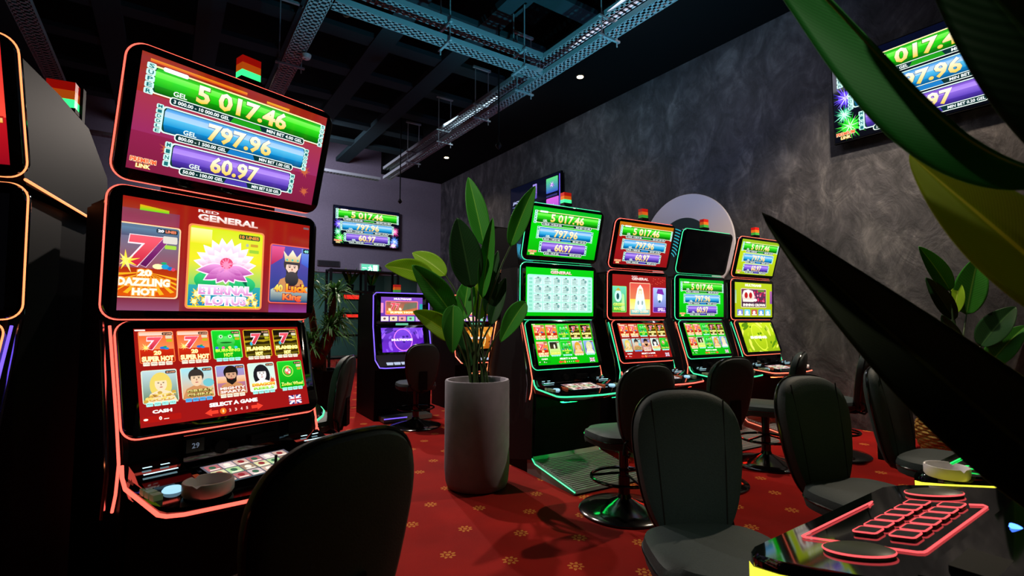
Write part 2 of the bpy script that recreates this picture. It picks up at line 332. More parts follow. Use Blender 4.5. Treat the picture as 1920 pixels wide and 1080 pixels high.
def tile(c, kind, x0, y0, x1, y1, L):
    w, h = x1 - x0, y1 - y0; cx = (x0 + x1) / 2
    edge = {'seven': 'ff7a3a', 'flame': 'e8c020', 'frog': '8cff7a', 'pom': '60ff60'}.get(kind, 'dce8d0')
    c.rr(x0, y0 + .26, x1, y1, .18, edge, L); L += 1
    a, b, d, e = x0 + .07, y0 + .33, x1 - .07, y1 - .07
    if kind == 'seven':
        c.rect(a, b + (e - b) * .42, d, e, ['ff8a50', 'e85a28'], L); c.rect(a, b, d, b + (e - b) * .42, ['a01408', 'c82a10'], L)
        c.rect(a, e - .35, d, e, ['f4d8c8', 'f0b090'], L + 1); sevens(c, a + w * .2, b + h * .36, w * .42, h * .36, L + 1)
        c.text('20', cx - .3, b + h * .2, cx + .3, b + h * .33, 'fff0b0', L + 3, .05, 'ff9a30'); c.text('SUPER HOT', a + .08, b + .06, d - .08, b + h * .17, 'fff4b8', L + 3, .06, 'ff8a28')
    elif kind == 'frog':
        c.rect(a, b, d, e, ['08a414', '18d02a'], L); frog(c, cx - .1, b + h * .52, w * .42, L + 1)
        for i, q in enumerate(('4060e0', 'e060a0', 'f0e060', '40c8f0')): c.ell(a + .3 + i * w * .22, b + h * .33, .16, .14, q, L + 4, 10)
        c.text('BURNING', a + .15, b + h * .19, d - .15, b + h * .29, ['a8e020', 'f0ff70'], L + 5, .05); c.text('HOT', cx - .45, b + .1, cx + .45, b + h * .16, ['a8e020', 'f0ff70'], L + 5, .05)
    elif kind == 'flame':
        c.rect(a, b, d, e, ['3a2c08', '141008'], L)
        for i in range(5): c.poly([(a, b + i * .5), (a + w * .35, b + i * .5 + .2), (a + w * .7, b + i * .5 + .06), (d, b + i * .5 + .22), (d, b + i * .5 + .34), (cx, b + i * .5 + .3), (a, b + i * .5 + .26)], 'a89018' if i % 2 else '685a10', L + 1)
        sevens(c, a + w * .24, b + h * .4, w * .36, h * .36, L + 2, False); c.ell(a + w * .22, b + h * .42, .14, .2, '38b0d0', L + 5, 10)
        c.text('FLAMING', a + .08, b + h * .19, d - .08, b + h * .32, 'fff8a0', L + 4, .07, 'd8b010'); c.text('HOT', cx - .4, b + .06, cx + .4, b + h * .15, 'fff8a0', L + 4, .07, 'd8b010')
    elif kind == 'lady':
        c.rect(a, b, d, e, ['5a7a50', 'bcd4d8'], L); face(c, cx + .05, b + h * .5, w * .5, 'f4d8b4', 'e4cc60', L + 1, long=True)
        for i in range(9): c.ell(a + .15 + (i * .37) % (w - .4), b + .15 + (i * .23) % .7, .2, .15, ('c8a040', 'e8d070', 'a06828')[i % 3], L + 7, 8)
        c.text('AZTEC', a + .3, b + .45, d - .15, b + .72, ['b07010', 'ffe070'], L + 8, .05); c.text('GOLD', a + .35, b + .1, d - .3, b + .38, ['b07010', 'ffe070'], L + 8, .05)
    elif kind == 'man1':
        c.rect(a, b, d, e, ['e8a050', '9cdce8'], L); c.ell(d - .4, b + h * .42, .5, .4, '70c0c8', L + 1); face(c, cx - .1, b + h * .55, w * .52, 'e8c8a4', '38302c', L + 1)
        c.ell(cx - .1, b + h * .86, .2, .12, '28241f', L + 7, 10); c.text('GREAT', a + .3, b + .5, d - .06, b + .8, ['806818', 'f4e890'], L + 8, .04, '604810'); c.text('CHINA', a + .3, b + .12, d - .06, b + .42, ['806818', 'f4e890'], L + 8, .04, '604810')
    elif kind == 'man2':
        c.rect(a, b, d, e, ['c05030', '8c9cd8'], L); c.rect(a, b + h * .35, d, b + h * .55, ['e8a060', 'f0c8b0'], L + 1); face(c, cx, b + h * .56, w * .54, 'd0a080', '201814', L + 2, beard=True)
        c.text('MIGHTY', a + .15, b + .45, d - .1, b + .72, 'f8e8e0', L + 8, .05, 'a04030'); c.text('SPARTA', a + .15, b + .1, d - .1, b + .37, 'f8e8e0', L + 8, .05, 'a04030')
    elif kind == 'white':
        c.rect(a, b, d, e, ['e0ecd8', 'c8e4dc'], L); face(c, cx - .05, b + h * .52, w * .5, 'f8f0ec', '1c1a20', L + 1, long=True)
        c.burst(d - .35, b + h * .3, .5, 'd83020', L + 7, 12, 'f06030', .09, 4); c.text('DRAGON', a + .15, b + .45, d - .15, b + .78, ['d04010', 'ffd040'], L + 8, .06, 'f8e060'); c.text('REELS', a + .25, b + .08, d - .25, b + .38, ['40c020', 'd0ff60'], L + 8, .06)
    elif kind == 'pom':
        c.rect(a, b, d, e, ['0a9a10', '20c828'], L); c.ring(cx - .3, b + h * .55, .55, .64, 'b8f060', L + 1, 20); c.ell(cx - .3, b + h * .54, .38, .38, ['d84820', 'f8b0a0'], L + 2)
        c.ell(cx - .42, b + h * .58, .14, .16, 'fff0e8', L + 3, 10); c.ell(cx - .15, b + h * .5, .12, .14, 'fff0e8', L + 3, 10); c.poly([(cx - .5, b + h * .7), (cx - .1, b + h * .7), (cx - .3, b + h * .64)], 'e05020', L + 3)
        c.text('Zodiac Wheel', a + .1, b + .2, d - .1, b + .58, ['e0e020', 'ffffa0'], L + 4, .03)
    elif kind == 'gold':
        c.rect(a, b, d, e, ['283048', 'd8dce8'], L); face(c, cx, b + h * .5, w * .5, 'f0c890', 'e0a030', L + 1, long=True); c.text('QUEEN', a + .2, b + .1, d - .2, b + .5, ['d08020', 'ffe080'], L + 8, .06)
    elif kind == 'blue':
        c.rect(a, b, d, e, ['3a4a9a', '88b0f0'], L); face(c, cx, b + h * .52, w * .5, 'f4e0c0', 'd8d8a0', L + 1, long=True); c.text('SNOW', a + .2, b + .1, d - .2, b + .45, ['c0c8f0', 'ffffff'], L + 8, .06)
    elif kind == 'cat':
        c.rect(a, b, d, e, ['c8e020', 'c0f0c8'], L); c.rect(a + .2, b + h * .4, a + w * .75, e - .1, ['483820', '20241c'], L + 1); c.ell(cx, b + h * .55, .22, .5, 'f0e8d0', L + 2); c.text('WILD', a + .15, b + .1, d - .15, b + .5, ['e0d020', 'ffffa0'], L + 3, .06)
    badge(c, d - .04, e - .05, L + 5)
    if kind in ('seven', 'flame', 'frog', 'pom'):
        c.rr(d - .62, e - .68, d - .08, e - .4, .06, 'd8d0b0', L + 5); c.rr(d - .56, e - 1.02, d - .08, e - .76, .06, 'b8b020', L + 5)
    for i in range(4): c.rr(x0 + .22 + i * (w - .44) / 4, y0, x0 + .14 + (i + 1) * (w - .44) / 4, y0 + .34, .05, 'fff0d8' if kind in ('seven', 'man2', 'flame', 'gold') else ('a8fff0' if kind != 'man1' else '50b0f0'), L + 6); c.text(('MAJ', 'MIN', 'MEG', 'MIX')[i], x0 + .28 + i * (w - .44) / 4, y0 + .09, x0 + .1 + (i + 1) * (w - .44) / 4, y0 + .25, '40302c', L + 7, .0)
def select_game(bg, lower, bright):
    c = Cv(); c.rect(0, 0, 16, 9, bg, 0)
    xs = [.3, 3.43, 6.54, 9.7, 12.9]
    up = ['seven', 'seven', 'frog', 'flame', 'flame']
    for i in range(5):
        tile(c, up[i], xs[i], 5.45, xs[i] + 2.85, 8.75, 1); tile(c, lower[i], xs[i], 1.75, xs[i] + 2.85, 5.05, 1)
    c.text('CASH', .95, 1.1, 2.5, 1.42, 'fff8f0', 2, .06); c.rr(.2, .35, 3.2, .9, .1, bright, 1); c.text('0', 1.42, .48, 1.66, .8, 'fff8f0', 2, .04); c.rect(1.8, .5, 2.2, .56, 'fff8f0', 2); c.ell(.42, .64, .18, .1, 'fff0e0', 2, 12)
    c.text('SELECT A GAME', 5.65, 1.0, 10.3, 1.4, 'fff8f4', 2, .06)
    c.poly([(5.2, .5), (5.8, .86), (5.8, .66), (6.4, .66), (6.4, .34), (5.8, .34), (5.8, .14)], 'f0402c', 2); c.poly([(10.8, .5), (10.2, .86), (10.2, .66), (9.6, .66), (9.6, .34), (10.2, .34), (10.2, .14)], 'f0402c', 2)
    c.ell(6.85, .5, .3, .3, 'f0701c', 2); c.text('1', 6.78, .36, 6.92, .64, 'ffe0a0', 3, .03)
    for i, t in enumerate('2345'): c.text(t, 7.4 + i * .55, .36, 7.6 + i * .55, .64, 'f8d8cc', 2, .03)
    fx, fy, fw, fh = 13.7, .2, 1.4, .95
    c.rect(fx, fy, fx + fw, fy + fh, '2a2a7a', 2)
    for q in (1, -1): c.poly([(fx, fy + fh / 2 - q * fh / 2), (fx + .18, fy + fh / 2 - q * fh / 2), (fx + fw, fy + fh / 2 + q * (fh / 2 - .14)), (fx + fw, fy + fh / 2 + q * fh / 2), (fx + fw - .18, fy + fh / 2 + q * fh / 2), (fx, fy + fh / 2 - q * (fh / 2 - .14))][::q], 'e8e4f0', 3 if q > 0 else 4)
    c.rect(fx, fy + fh * .34, fx + fw, fy + fh * .66, 'f0ecf4', 5); c.rect(fx + fw * .4, fy, fx + fw * .6, fy + fh, 'f0ecf4', 5); c.rect(fx, fy + fh * .42, fx + fw, fy + fh * .58, 'c02a3c', 6); c.rect(fx + fw * .45, fy, fx + fw * .55, fy + fh, 'c02a3c', 6)
    c.rr(.06, 8.78, .9, 8.92, .05, 'f4e4dc', 2)
    return c
def logo_general(c, L, y=0.0, small='RED', w=5.2):
    x0 = 8 - w / 2
    c.text(small, x0, 8.62 + y, x0 + 1.7, 8.86 + y, 'f0d8d4', L, .02)
    c.text('GENERAL', x0, 7.92 + y, x0 + w, 8.5 + y, ['e8b8b0', 'fffaf6'], L, .035, 'b06058')
def lotus():
    c = Cv(); c.rect(0, 0, 16, 4.5, ['7c2232', '90141c'], 0); c.rect(0, 4.5, 16, 9, ['94141a', '961810'], 0); c.rect(0, 7.0, 4.0, 8.1, ['903050', '80304c'], 1)
    c.rect(0, 0, 4.3, 1.0, ['8a4a6a', '7a2838'], 1); c.rect(12, 0, 16, .8, ['8a3a8a', '7a2858'], 1)
    c.poly([(1.15, 8.05), (3.2, 8.05), (3.2, 8.3), (1.15, 8.5)], ['5ad010', 'e8a010'], 2); logo_general(c, 3)
    # left card: the dazzling sevens
    c.rr(-.9, 1.0, 4.15, 6.95, .25, 'ffd0a0', 2); c.rr(-.9, 1.1, 4.04, 6.85, .22, ['b02408', '50708c'], 3)
    c.rect(0, 5.9, 4.0, 6.6, ['4a4a68', '5a7a98'], 4); c.rect(0, 1.15, 4.0, 3.4, ['d8540c', 'a82c10'], 4)
    for i in range(12):
        a = 0.2 + i * .25; c.poly([(1.9, 3.1), (min(4.0, 1.9 + 3.4 * cos(a)), 3.1 - 1.9 * abs(sin(a))), (min(4.0, 1.9 + 3.4 * cos(a + .1)), 3.1 - 1.9 * abs(sin(a + .1)))], 'ffb020', 5)
    sevens(c, .45, 3.5, 2.3, 2.5, 6, False); c.text('7', 1.3, 3.5, 3.2, 6.0, ['5a1450', '8a2c78'], 5, .05, 'f0c8e0', .2, .1)
    c.burst(.4, 3.9, 1.0, 'fff080', 8, 9, 'ffe040', .14, 2); c.ell(3.1, 3.62, .28, .2, '20a0d0', 9, 12); c.ell(3.45, 3.5, .2, .16, '1a70c0', 9, 12); c.ell(3.0, 3.9, .22, .1, '20a868', 10, 10); c.ell(3.7, 3.44, .16, .14, 'e04060', 9, 10); c.ell(2.6, 3.6, .4, .22, 'fff0b0', 8, 12)
    c.rr(2.35, 6.35, 3.9, 6.72, .12, '14202c', 6); c.text('20', 2.45, 6.42, 2.9, 6.66, 'f4f4ff', 7, .05); c.text('LINES', 3.0, 6.42, 3.8, 6.66, 'f08060', 7, .05)
    c.rr(2.85, 5.55, 3.9, 6.15, .1, 'd8d0c8', 7); c.rr(3.0, 5.1, 3.85, 5.42, .08, 'a0d040', 7)
    c.text('20', 1.2, 2.75, 2.2, 3.3, 'fffbe0', 9, .06, 'ff9a30', 0, .16); c.text('DAZZLING', -.1, 1.95, 3.5, 2.6, 'fffbe0', 9, .06, 'ff9a30', 0, .16); c.text('HOT', .9, 1.2, 2.6, 1.8, 'fffbe0', 9, .06, 'ff9a30', 0, .16)
    # centre card: the lotus
    c.rr(4.7, .22, 11.3, 7.55, .3, 'f08a50', 3); c.rr(4.85, .35, 11.15, 7.42, .26, 'd8d018', 4)
    c.rect(4.9, 4.6, 11.1, 7.3, ['e8e028', 'd0e020'], 5); c.rect(4.9, 2.3, 11.1, 4.6, ['78c868', 'e8e028'], 5); c.rect(4.9, .5, 11.1, 2.3, ['0a78b0', '30a8a0'], 5)
    c.rect(4.9, 5.9, 6.6, 7.2, ['e8e028', 'f8f4a0'], 6)
    c.ell(6.3, 2.75, 1.0, .75, ['0a9c50', '30d078'], 7); c.ell(9.4, 2.5, 1.2, .75, ['0c9858', '38d080'], 7); c.poly([(9.1, 3.1), (9.7, 3.1), (9.9, 2.1)], '086848', 8)
    def petal(a, l, w, col, L, cx=7.9, cy=3.9):
        p = []
        for i in range(13):
            t = i / 12; ww = w * sin(pi * t ** .8); p.append((t * l, ww))
        p = p + [(x, -y) for x, y in p[::-1][1:-1]]
        c.poly([(cx + x * cos(a) - y * sin(a), cy + x * sin(a) + y * cos(a)) for x, y in p], col, L)
    for i, a in enumerate([10, 28, 46, 64, 82, 100, 118, 136, 154, 170]):
        petal(R(a), 2.75, .62, 'ffe8f8', 8); petal(R(a), 2.55, .46, ['d84898', 'fff4ff'], 9)
    for a in (36, 58, 80, 102, 124, 146): petal(R(a), 1.9, .48, ['f090c8', 'ffffff'], 10)
    for a, l in ((-8, 2.4), (188, 2.4), (-30, 2.1), (212, 2.1), (-60, 1.4), (240, 1.5), (-90, 1.3)): petal(R(a), l + .14, .56, 'ffe0f4', 11); petal(R(a), l, .44, ['a83898', 'f0a0e0'], 12)
    c.ell(7.9, 4.35, .55, .5, 'e04870', 13); c.burst(7.9, 4.2, .9, 'ff90b8', 14, 12, None, .1, 2)
    for x, y, r in ((5.6, 1.5, .7), (5.4, .85, .55), (6.2, 1.0, .5), (10.3, 1.4, .7), (10.6, .8, .55), (9.9, .85, .5)): c.burst(x, y, r, 'f8e060', 8, 9, 'd8a820', .16, int(x * 3)); c.ell(x, y, r * .35, r * .35, 'fff8b0', 9, 10)
    c.text('ETERNAL', 5.7, 1.5, 10.3, 2.3, ['d080c0', 'ffd8f8'], 10, .05, 'fff4ff', 0, .14); c.text('LOTUS', 6.3, .55, 9.8, 1.35, ['d080c0', 'ffe8f8'], 10, .05, 'fff4ff', 0, .14)
    c.rr(8.9, 6.7, 10.85, 7.15, .12, '2a4a1c', 7); c.text('10 LINES', 9.0, 6.78, 10.75, 7.07, 'ff9a40', 8, .03); c.rr(10.0, 6.1, 10.7, 6.35, .06, 'c89a20', 7); c.rr(9.9, 5.5, 10.8, 5.8, .06, '98c830', 7); c.ell(9.7, 6.2, .14, .16, 'b0b8a0', 7, 10); c.rect(9.55, 5.45, 9.75, 5.85, 'b0b8a0', 7)
    # right card: the bearded king
    c.rr(11.9, .9, 16.9, 6.7, .25, 'e86050', 3); c.rr(12.0, 1.0, 16.9, 6.6, .22, ['1a3a7a', '5a4aa8'], 4)
    c.poly([(12.05, 4.6), (13.2, 5.4), (13.4, 6.5), (12.05, 6.5)], ['b02050', 'e05890'], 5); c.poly([(15.2, 5.0), (16, 4.6), (16, 6.5), (15.2, 6.5)], ['3050c0', '7090e0'], 5)
    c.poly([(12.1, 2.2), (13.2, 2.9), (14.1, 2.2), (14.1, 1.1), (12.1, 1.1)], ['305878', 'd8e0c8'], 6); c.poly([(14.1, 2.2), (15.2, 2.9), (16, 2.5), (16, 1.1), (14.1, 1.1)], ['305878', 'c0d0c0'], 6)
    face(c, 14.2, 4.4, 1.9, 'ecc8b4', '3a3438', 7, beard=True, crown=True); c.ell(14.2, 3.35, .72, .75, ['202028', '4a4448'], 13)
    c.rr(15.3, 6.05, 16, 6.5, .1, '142030', 13); c.text('40', 15.4, 6.12, 15.9, 6.4, '90f0e0', 14, .03)
    c.text('40', 12.4, 2.0, 13.3, 2.75, ['ff9a10', 'fff070'], 14, .06, '30406a', 0, .1); c.text('Luck', 13.6, 2.0, 16.0, 2.85, ['ff5a10', 'ffd040'], 14, .05, '7a2030', 0, .1); c.text('King', 13.3, 1.05, 15.3, 1.85, ['e03020', 'ff9a50'], 14, .05, '7a2030', 0, .1)
    c.rr(15.3, 8.55, 15.9, 8.75, .05, '705a60', 2)
    return c
def paytable():
    c = Cv(); c.rect(0, 0, 16, 9, ['04b80c', '08c812'], 0); logo_general(c, 3, .05, 'GREEN', 5.0)
    c.rr(.3, .7, 15.7, 7.7, .3, 'a8ffe0', 1); c.rr(.5, .85, 15.5, 7.5, .25, ['a0e8d0', 'b8f4e4'], 2)
    rnd = random.Random(3)
    for i in range(6):
        for j in range(4):
            x, y = 1.7 + i * 2.15, 1.05 + j * 1.62
            c.rr(x, y, x + 1.95, y + 1.4, .12, 'd4f4ec', 3)
            for k in range(7): c.rect(x + .15 + rnd.random() * .3, y + .12 + k * .17, x + 1.1 + rnd.random() * .7, y + .2 + k * .17, ('6a9a98', '88b4b0', '507878')[k % 3], 4)
            c.ell(x + 1.2 + rnd.random() * .4, y + .8, .3, .3, ('90c0b8', 'b8d8d8', '70a0a0')[(i + j) % 3], 5, 12); c.ell(x + .98, y + 1.28, .26, .1, '406a68', 5, 10)
    for k in range(9):
        c.rect(.7, 1.1 + k * .7, 1.4, 1.5 + k * .7, '88d8c0', 3); c.rect(14.7, 1.1 + k * .7, 15.3, 1.5 + k * .7, '88d8c0', 3)
    return c
def priestess():
    c = Cv(); c.rect(0, 0, 16, 9, ['90141a', '9a1c1a'], 0); logo_general(c, 3, 0, 'RED', 5.0)
    c.rr(-.5, .9, 4.0, 6.5, .2, '90f070', 1); c.rect(0, 1.0, 3.85, 6.4, ['40a820', '70d8b8'], 2); c.ell(1.6, 4.4, 1.0, 1.3, 'c8ffe8', 3); c.ell(1.5, 4.3, .4, .7, '205058', 4); c.poly([(.8, 5.5), (2.4, 5.5), (1.6, 6.2)], 'c0a838', 4); c.text('GREEN', .2, 2.2, 3.4, 2.9, ['b0d020', 'f0ff80'], 5, .05); c.text('MAGIC', .4, 1.3, 3.2, 2.0, ['b0d020', 'f0ff80'], 5, .05); c.poly([(2.4, 1.2), (3.6, 1.2), (3.3, 4.6), (2.8, 5.0)], 'b8e8a0', 3)
    c.rr(4.9, .25, 11.1, 7.4, .25, 'ffd0a8', 1); c.rect(5.05, .4, 10.95, 7.25, ['e0a060', 'e05048'], 2); c.rect(5.05, 1.6, 10.95, 3.8, ['f0e8a0', 'f4e050'], 3)
    c.poly([(6.2, .9), (9.9, .9), (9.2, 4.6), (8.8, 6.2), (8, 7.0), (7.2, 6.2), (6.8, 4.6)], ['c8f4e8', 'fff8f0'], 4); face(c, 8, 5.4, 1.0, 'fff0e0', 'f0d8b0', 5, crown=True, long=True); c.ell(8, 2.7, .9, 1.3, 'e8fff8', 9); c.ell(7.4, 3.0, .25, .5, '90a8a8', 10, 12); c.ell(8.6, 3.0, .25, .5, '90a8a8', 10, 12)
    c.rect(5.2, .5, 10.8, 1.5, ['60b0b0', 'a0d8c8'], 5); c.text('FAIRY QUEEN', 5.6, .7, 10.4, 1.4, ['f0c890', 'fffff0'], 11, .05)
    c.rr(11.9, .9, 17, 6.5, .2, 'e070e0', 1); c.rect(12.05, 1.0, 16, 6.4, ['6a60c0', 'a8c8f0'], 2); c.poly([(13, 5.2), (15.4, 4.9), (14.9, 6.2), (13.4, 6.2)], '7a2ca8', 4); c.ell(14.1, 4.3, .8, 1.1, 'e8f4ff', 3); c.ell(14.0, 3.4, .4, .3, '305a78', 4, 10); c.rect(12.1, 1.05, 16, 2.1, '5a2a98', 4); c.text('SPELL', 13.4, 1.2, 15.8, 1.95, 'f0d8ff', 5, .05)
    for i in range(14): c.ell(11.6 + (i * 1.7) % 4, 7.2 + (i * .53) % 1.4, .09, .09, 'ff6a50', 2, 6)
    return c
def crown_game():
    c = Cv(); c.rect(0, 0, 16, 9, ['a4b80c', 'b4c81a'], 0); c.text('MULTIGAME', 4.2, 8.0, 11.2, 8.7, 'f8ffd8', 1, .07)
    c.rr(2.5, 2.5, 13.4, 7.5, .2, 'e0d0b0', 1); c.rect(2.7, 2.7, 13.2, 7.3, ['3a2838', '6a3058'], 2); rnd = random.Random(5)
    for i in range(26): c.ell(8.2 + rnd.random() * 4.6, 3.9 + rnd.random() * 3, .32, .3, ('c01848', 'e83868', '80103a', 'f080a0')[i % 4], 3, 10)
    c.poly([(3.2, 4.0), (7.8, 4.0), (8.2, 5.6), (7.4, 6.9), (5.5, 7.2), (3.6, 6.9), (2.9, 5.6)], ['d8c0b0', 'fffff4'], 4); c.ell(4.6, 5.7, .7, .8, 'b81c20', 5); c.ell(6.5, 5.7, .7, .8, 'b81c20', 5); c.rect(3.4, 4.0, 7.7, 4.6, 'fff0e0', 6); c.ell(8.4, 4.5, .9, .4, 'f8e8e8', 5, 12)
    c.text('SHINING CROWN', 3.2, 2.85, 12.8, 3.55, 'fffcf0', 7, .06, '803040'); c.rr(9.6, 6.7, 12.4, 7.2, .1, '588a28', 6)
    for i, k in enumerate(('7a88d8', '70d0f0', 'c05050', '50a0e8', '78d0e8')): c.rr(.9 + i * 3.0, .4, 3.3 + i * 3.0, 2.0, .1, k, 1); c.ell(2.0 + i * 3.0, 1.2, .6, .5, 'fff4e8', 2, 10); c.rect(1.1 + i * 3, .5, 3.1 + i * 3, .8, 'f0f0e0', 2)
    c.rect(0, 3.6, .6, 7.0, ['c0d8a0', '90b8a0'], 1); c.rect(15, 3.6, 16, 7.0, ['80489a', 'b068a0'], 1)
    return c
def swirl(cols, ringcol, word, cx=8, cy=4.5, a=3.3, b=3.9, rot=0):
    c = Cv(); c.rect(0, 0, 16, 4.5, [cols[0], cols[1]], 0); c.rect(0, 4.5, 16, 9, [cols[1], cols[2]], 0); rnd = random.Random(11)
    for i in range(46):
        t = rnd.random() * 2 * pi; r = 4 + rnd.random() * 4.5; x, y = cx + r * cos(t) * 1.2, cy + r * sin(t) * .7
        c.ell(x, y, .5 + rnd.random() * 1.4, .25 + rnd.random() * .4, cols[3 + i % 3], 1 + i % 2, 10, t + 1.2)
    c.ell(cx, cy, a + .3, b + .3, ringcol, 4, 40, rot); c.ell(cx, cy, a, b, [cols[1], cols[2]], 5, 40, rot)
    for i in range(8): c.ell(cx - a * .3 + rnd.random() * a * .8, cy - b * .4 + rnd.random() * b * .8, .5, .4, cols[3 + i % 3], 6, 10)
    c.text(word, cx - 4.4, cy - .45, cx + 3.6, cy + .4, 'fff4ff', 8, .07, ringcol); return c
def purple_game():
    c = Cv(); c.rect(0, 0, 16, 9, ['5a2a9c', '7a48b8'], 0); c.text('MULTIGAME', 4.8, 8.0, 11.6, 8.7, 'fff0ff', 1, .07)
    c.rr(1.6, 2.4, 14.2, 7.6, .4, 'ff7a90', 1); c.rr(1.9, 2.7, 13.9, 7.3, .3, ['d86a30', '8a5a50'], 2); c.rect(2.1, 2.8, 13.7, 3.9, ['e87818', 'f8c050'], 3); c.poly([(8, 4), (13.7, 5.2), (13.7, 7.1), (9, 6.6)], '6a6a58', 3)
    sevens(c, 3.6, 4.0, 1.8, 2.9, 4, False); sevens(c, 5.4, 4.1, 1.6, 2.6, 4, False); c.burst(3.2, 4.4, 1.0, 'fff0c0', 7, 9, None, .2); c.burst(7.2, 4.6, .9, 'fff0d0', 7, 9, None, .2)
    c.text('SUPER HOT', 3.4, 2.95, 12.4, 3.7, 'fff8d0', 7, .07, 'ff8a28')
    for i, k in enumerate(('f0e0d8', 'f0d8b8', 'e8a0a0', '88e0b0', 'c8a0e0')): c.rr(.1 + i * 3.3, .2, 2.9 + i * 3.3, 1.9, .1, k, 1); c.ell(1.4 + i * 3.3, 1.1, .5, .4, '70505a', 2, 10)
    c.rr(-.4, 3.2, .9, 6.8, .2, 'ff90c0', 1); c.rr(14.8, 4.6, 16.4, 6.6, .2, '2aa0a0', 1)
    return c
def red_link():
    c = Cv(); c.rect(0, 0, 16, 3.5, ['8a0818', 'b8121c'], 0); c.rect(0, 3.5, 16, 9, ['f04a38', 'c81822'], 0); rnd = random.Random(2)
    for i in range(70): r = .05 + rnd.random() * .13; c.ell(rnd.random() * 16, rnd.random() * 9, r, r, ('ff9a80', 'ffd0b0', 'ff6a58')[i % 3], 1, 7)
    c.text('BELL', 6.6, 3.1, 15.8, 4.5, ['e8a838', 'fff4e0'], 3, .05, 'a02018', 0, .16); c.text('Link', 9.8, 1.6, 15.2, 3.0, ['d0b0f0', 'fff8ff'], 3, .05, '7a2a50', .2, .14)
    return c
def lounge_tv():
    c = Cv(); c.rect(0, 0, 16, 9, ['040510', '070a1c'], 0)
    for x0, y0, x1, y1, k in ((11.8, 5.6, 15.2, 8.4, ['3a50c0', '58d078']), (11.8, 1.2, 15.4, 4.6, ['8a38c0', 'd060d8']), (.6, 1.0, 3.2, 4.2, ['30388a', '4858b0']), (7.6, 5.4, 8.9, 8.3, ['483a9a', '9a88e0']), (7.6, 1.2, 8.8, 4.8, ['304a9a', '70a0e0'])):
        c.rr(x0, y0, x1, y1, .15, k, 1); c.burst((x0 + x1) / 2, (y0 + y1) / 2, .9, 'f0d8ff', 2, 9, 'a060e0', .15, int(x0))
    c.rect(15.6, .4, 15.8, 8.6, '7a60ff', 1); c.text('JACKPOT', .8, 5.4, 5.4, 6.1, 'b8c0f0', 1, .04); c.rect(.7, 4.9, 5.6, 5.0, '6a78c0', 1)
    for i in range(6): c.rect(.8, .4 + i * .12, 1.6 + (i % 3) * .6, .45 + i * .12, '8a98d0', 1)
    c.rect(11.8, 4.85, 15, 5.2, '30306a', 1)
    return c
def deck_tiles():
    c = Cv(); c.rect(0, 0, 16, 9, ['405058', '6a6470'], 0); rnd = random.Random(8)
    for j in range(3):
        for i in range(6):
            x, y = .4 + i * 2.55, .5 + j * 2.8; c.rr(x, y, x + 2.3, y + 2.5, .2, ('c8a898', 'd8d0a0', 'b0686a', 'a8c890', 'd0b8b8', '988068')[(i * 2 + j) % 6], 1)
            c.ell(x + 1.1, y + 1.4, .6, .7, ('f4e8d8', '8a2a30', '386048')[(i + j) % 3], 2, 10); c.rect(x + .3, y + .2, x + 2, y + .6, 'f0e8d8', 2)
    return c
PIC = {}
def pic(key, width):
    k = (key, round(width, 3))
    if k not in PIC:
        mk = {'jack_red': lambda: jackpot('red'), 'jack_crim': lambda: jackpot('crim'), 'jack_green': lambda: jackpot('green'), 'jack_yellow': lambda: jackpot('yellow'), 'jack_tv': lambda: jackpot('tv'),
              'lotus': lotus, 'paytable': paytable, 'priestess': priestess, 'crown': crown_game, 'purple': purple_game, 'red_link': red_link, 'lounge': lounge_tv, 'tiles': deck_tiles,
              'sel_red': lambda: select_game(['961414', '941610'], ['lady', 'man1', 'man2', 'white', 'pom'], 'a8140e'),
              'sel_green': lambda: select_game(['08b80a', '12c41c'], ['seven', 'cat', 'frog', 'gold', 'blue'], '10a012'),
              'oval': lambda: swirl(['90b010', 'a0c010', 'c8e020', 'e8f060', '588a08', 'b8d818'], 'e0f040', 'SHINING', 7.6, 4.4, 2.6, 3.9, .35),
              'vortex': lambda: swirl(['6a28d0', '5a1cb0', '7a40e0', '9a60f8', '38108a', '8450e8'], 'f080ff', 'MULTIGAME'),
              'orange': lambda: swirl(['a05010', 'b86818', 'd88a20', 'f8c060', '703808', 'e09a30'], 'ffe080', 'MULTIGAME'),
              'off': lambda: blank()}[key]
        PIC[k] = mk().mesh('picture_' + key, width)
    return PIC[k]
def blank():
    c = Cv(); c.rect(0, 0, 16, 9, '020203', 0); return c

# ------------------------------------------------------------------ materials
BLACK = mat('black_lacquer', (8, 8, 11), 0.5, spec=0.07); GLOSS = mat('black_glass', (5, 6, 9), 0.05, spec=0.6); MATTE = mat('black_matte_metal', (10, 10, 12), 0.55, spec=0.15)
CHROME = mat('chrome', (190, 190, 200), 0.12, 1.0); STEEL = mat('galvanised_steel', (150, 156, 160), 0.45, 0.25)
RUBBER = mat('black_rubber', (8, 8, 8), 0.7)
def neon(name, col, s): return mat('neon_' + name, (40, 40, 40), 0.4, emit=col, strength=s)
N_RED = neon('red', (255, 92, 76), 2.3); N_MINT = neon('mint', (62, 255, 170), 1.35); N_ORANGE = neon('orange', (255, 138, 84), 2.2); N_CORAL = neon('coral', (255, 110, 82), 2.0)
N_VIOLET = neon('violet', (120, 90, 255), 1.6); N_GREEN = neon('green', (16, 235, 90), 2.2); N_PINK = neon('pink', (255, 84, 88), 1.6); N_YELLOW = neon('yellow', (232, 226, 60), 1.9); N_BLUE = neon('blue', (70, 80, 255), 1.4)
N_WHITE = neon('white', (190, 240, 255), 2.2); N_DIMRED = neon('dim_red', (190, 30, 20), .9); N_DIMPINK = neon('dim_pink', (170, 50, 60), .7)
NEON = {'red': N_RED, 'mint': N_MINT, 'orange': N_ORANGE, 'coral': N_CORAL, 'violet': N_VIOLET}
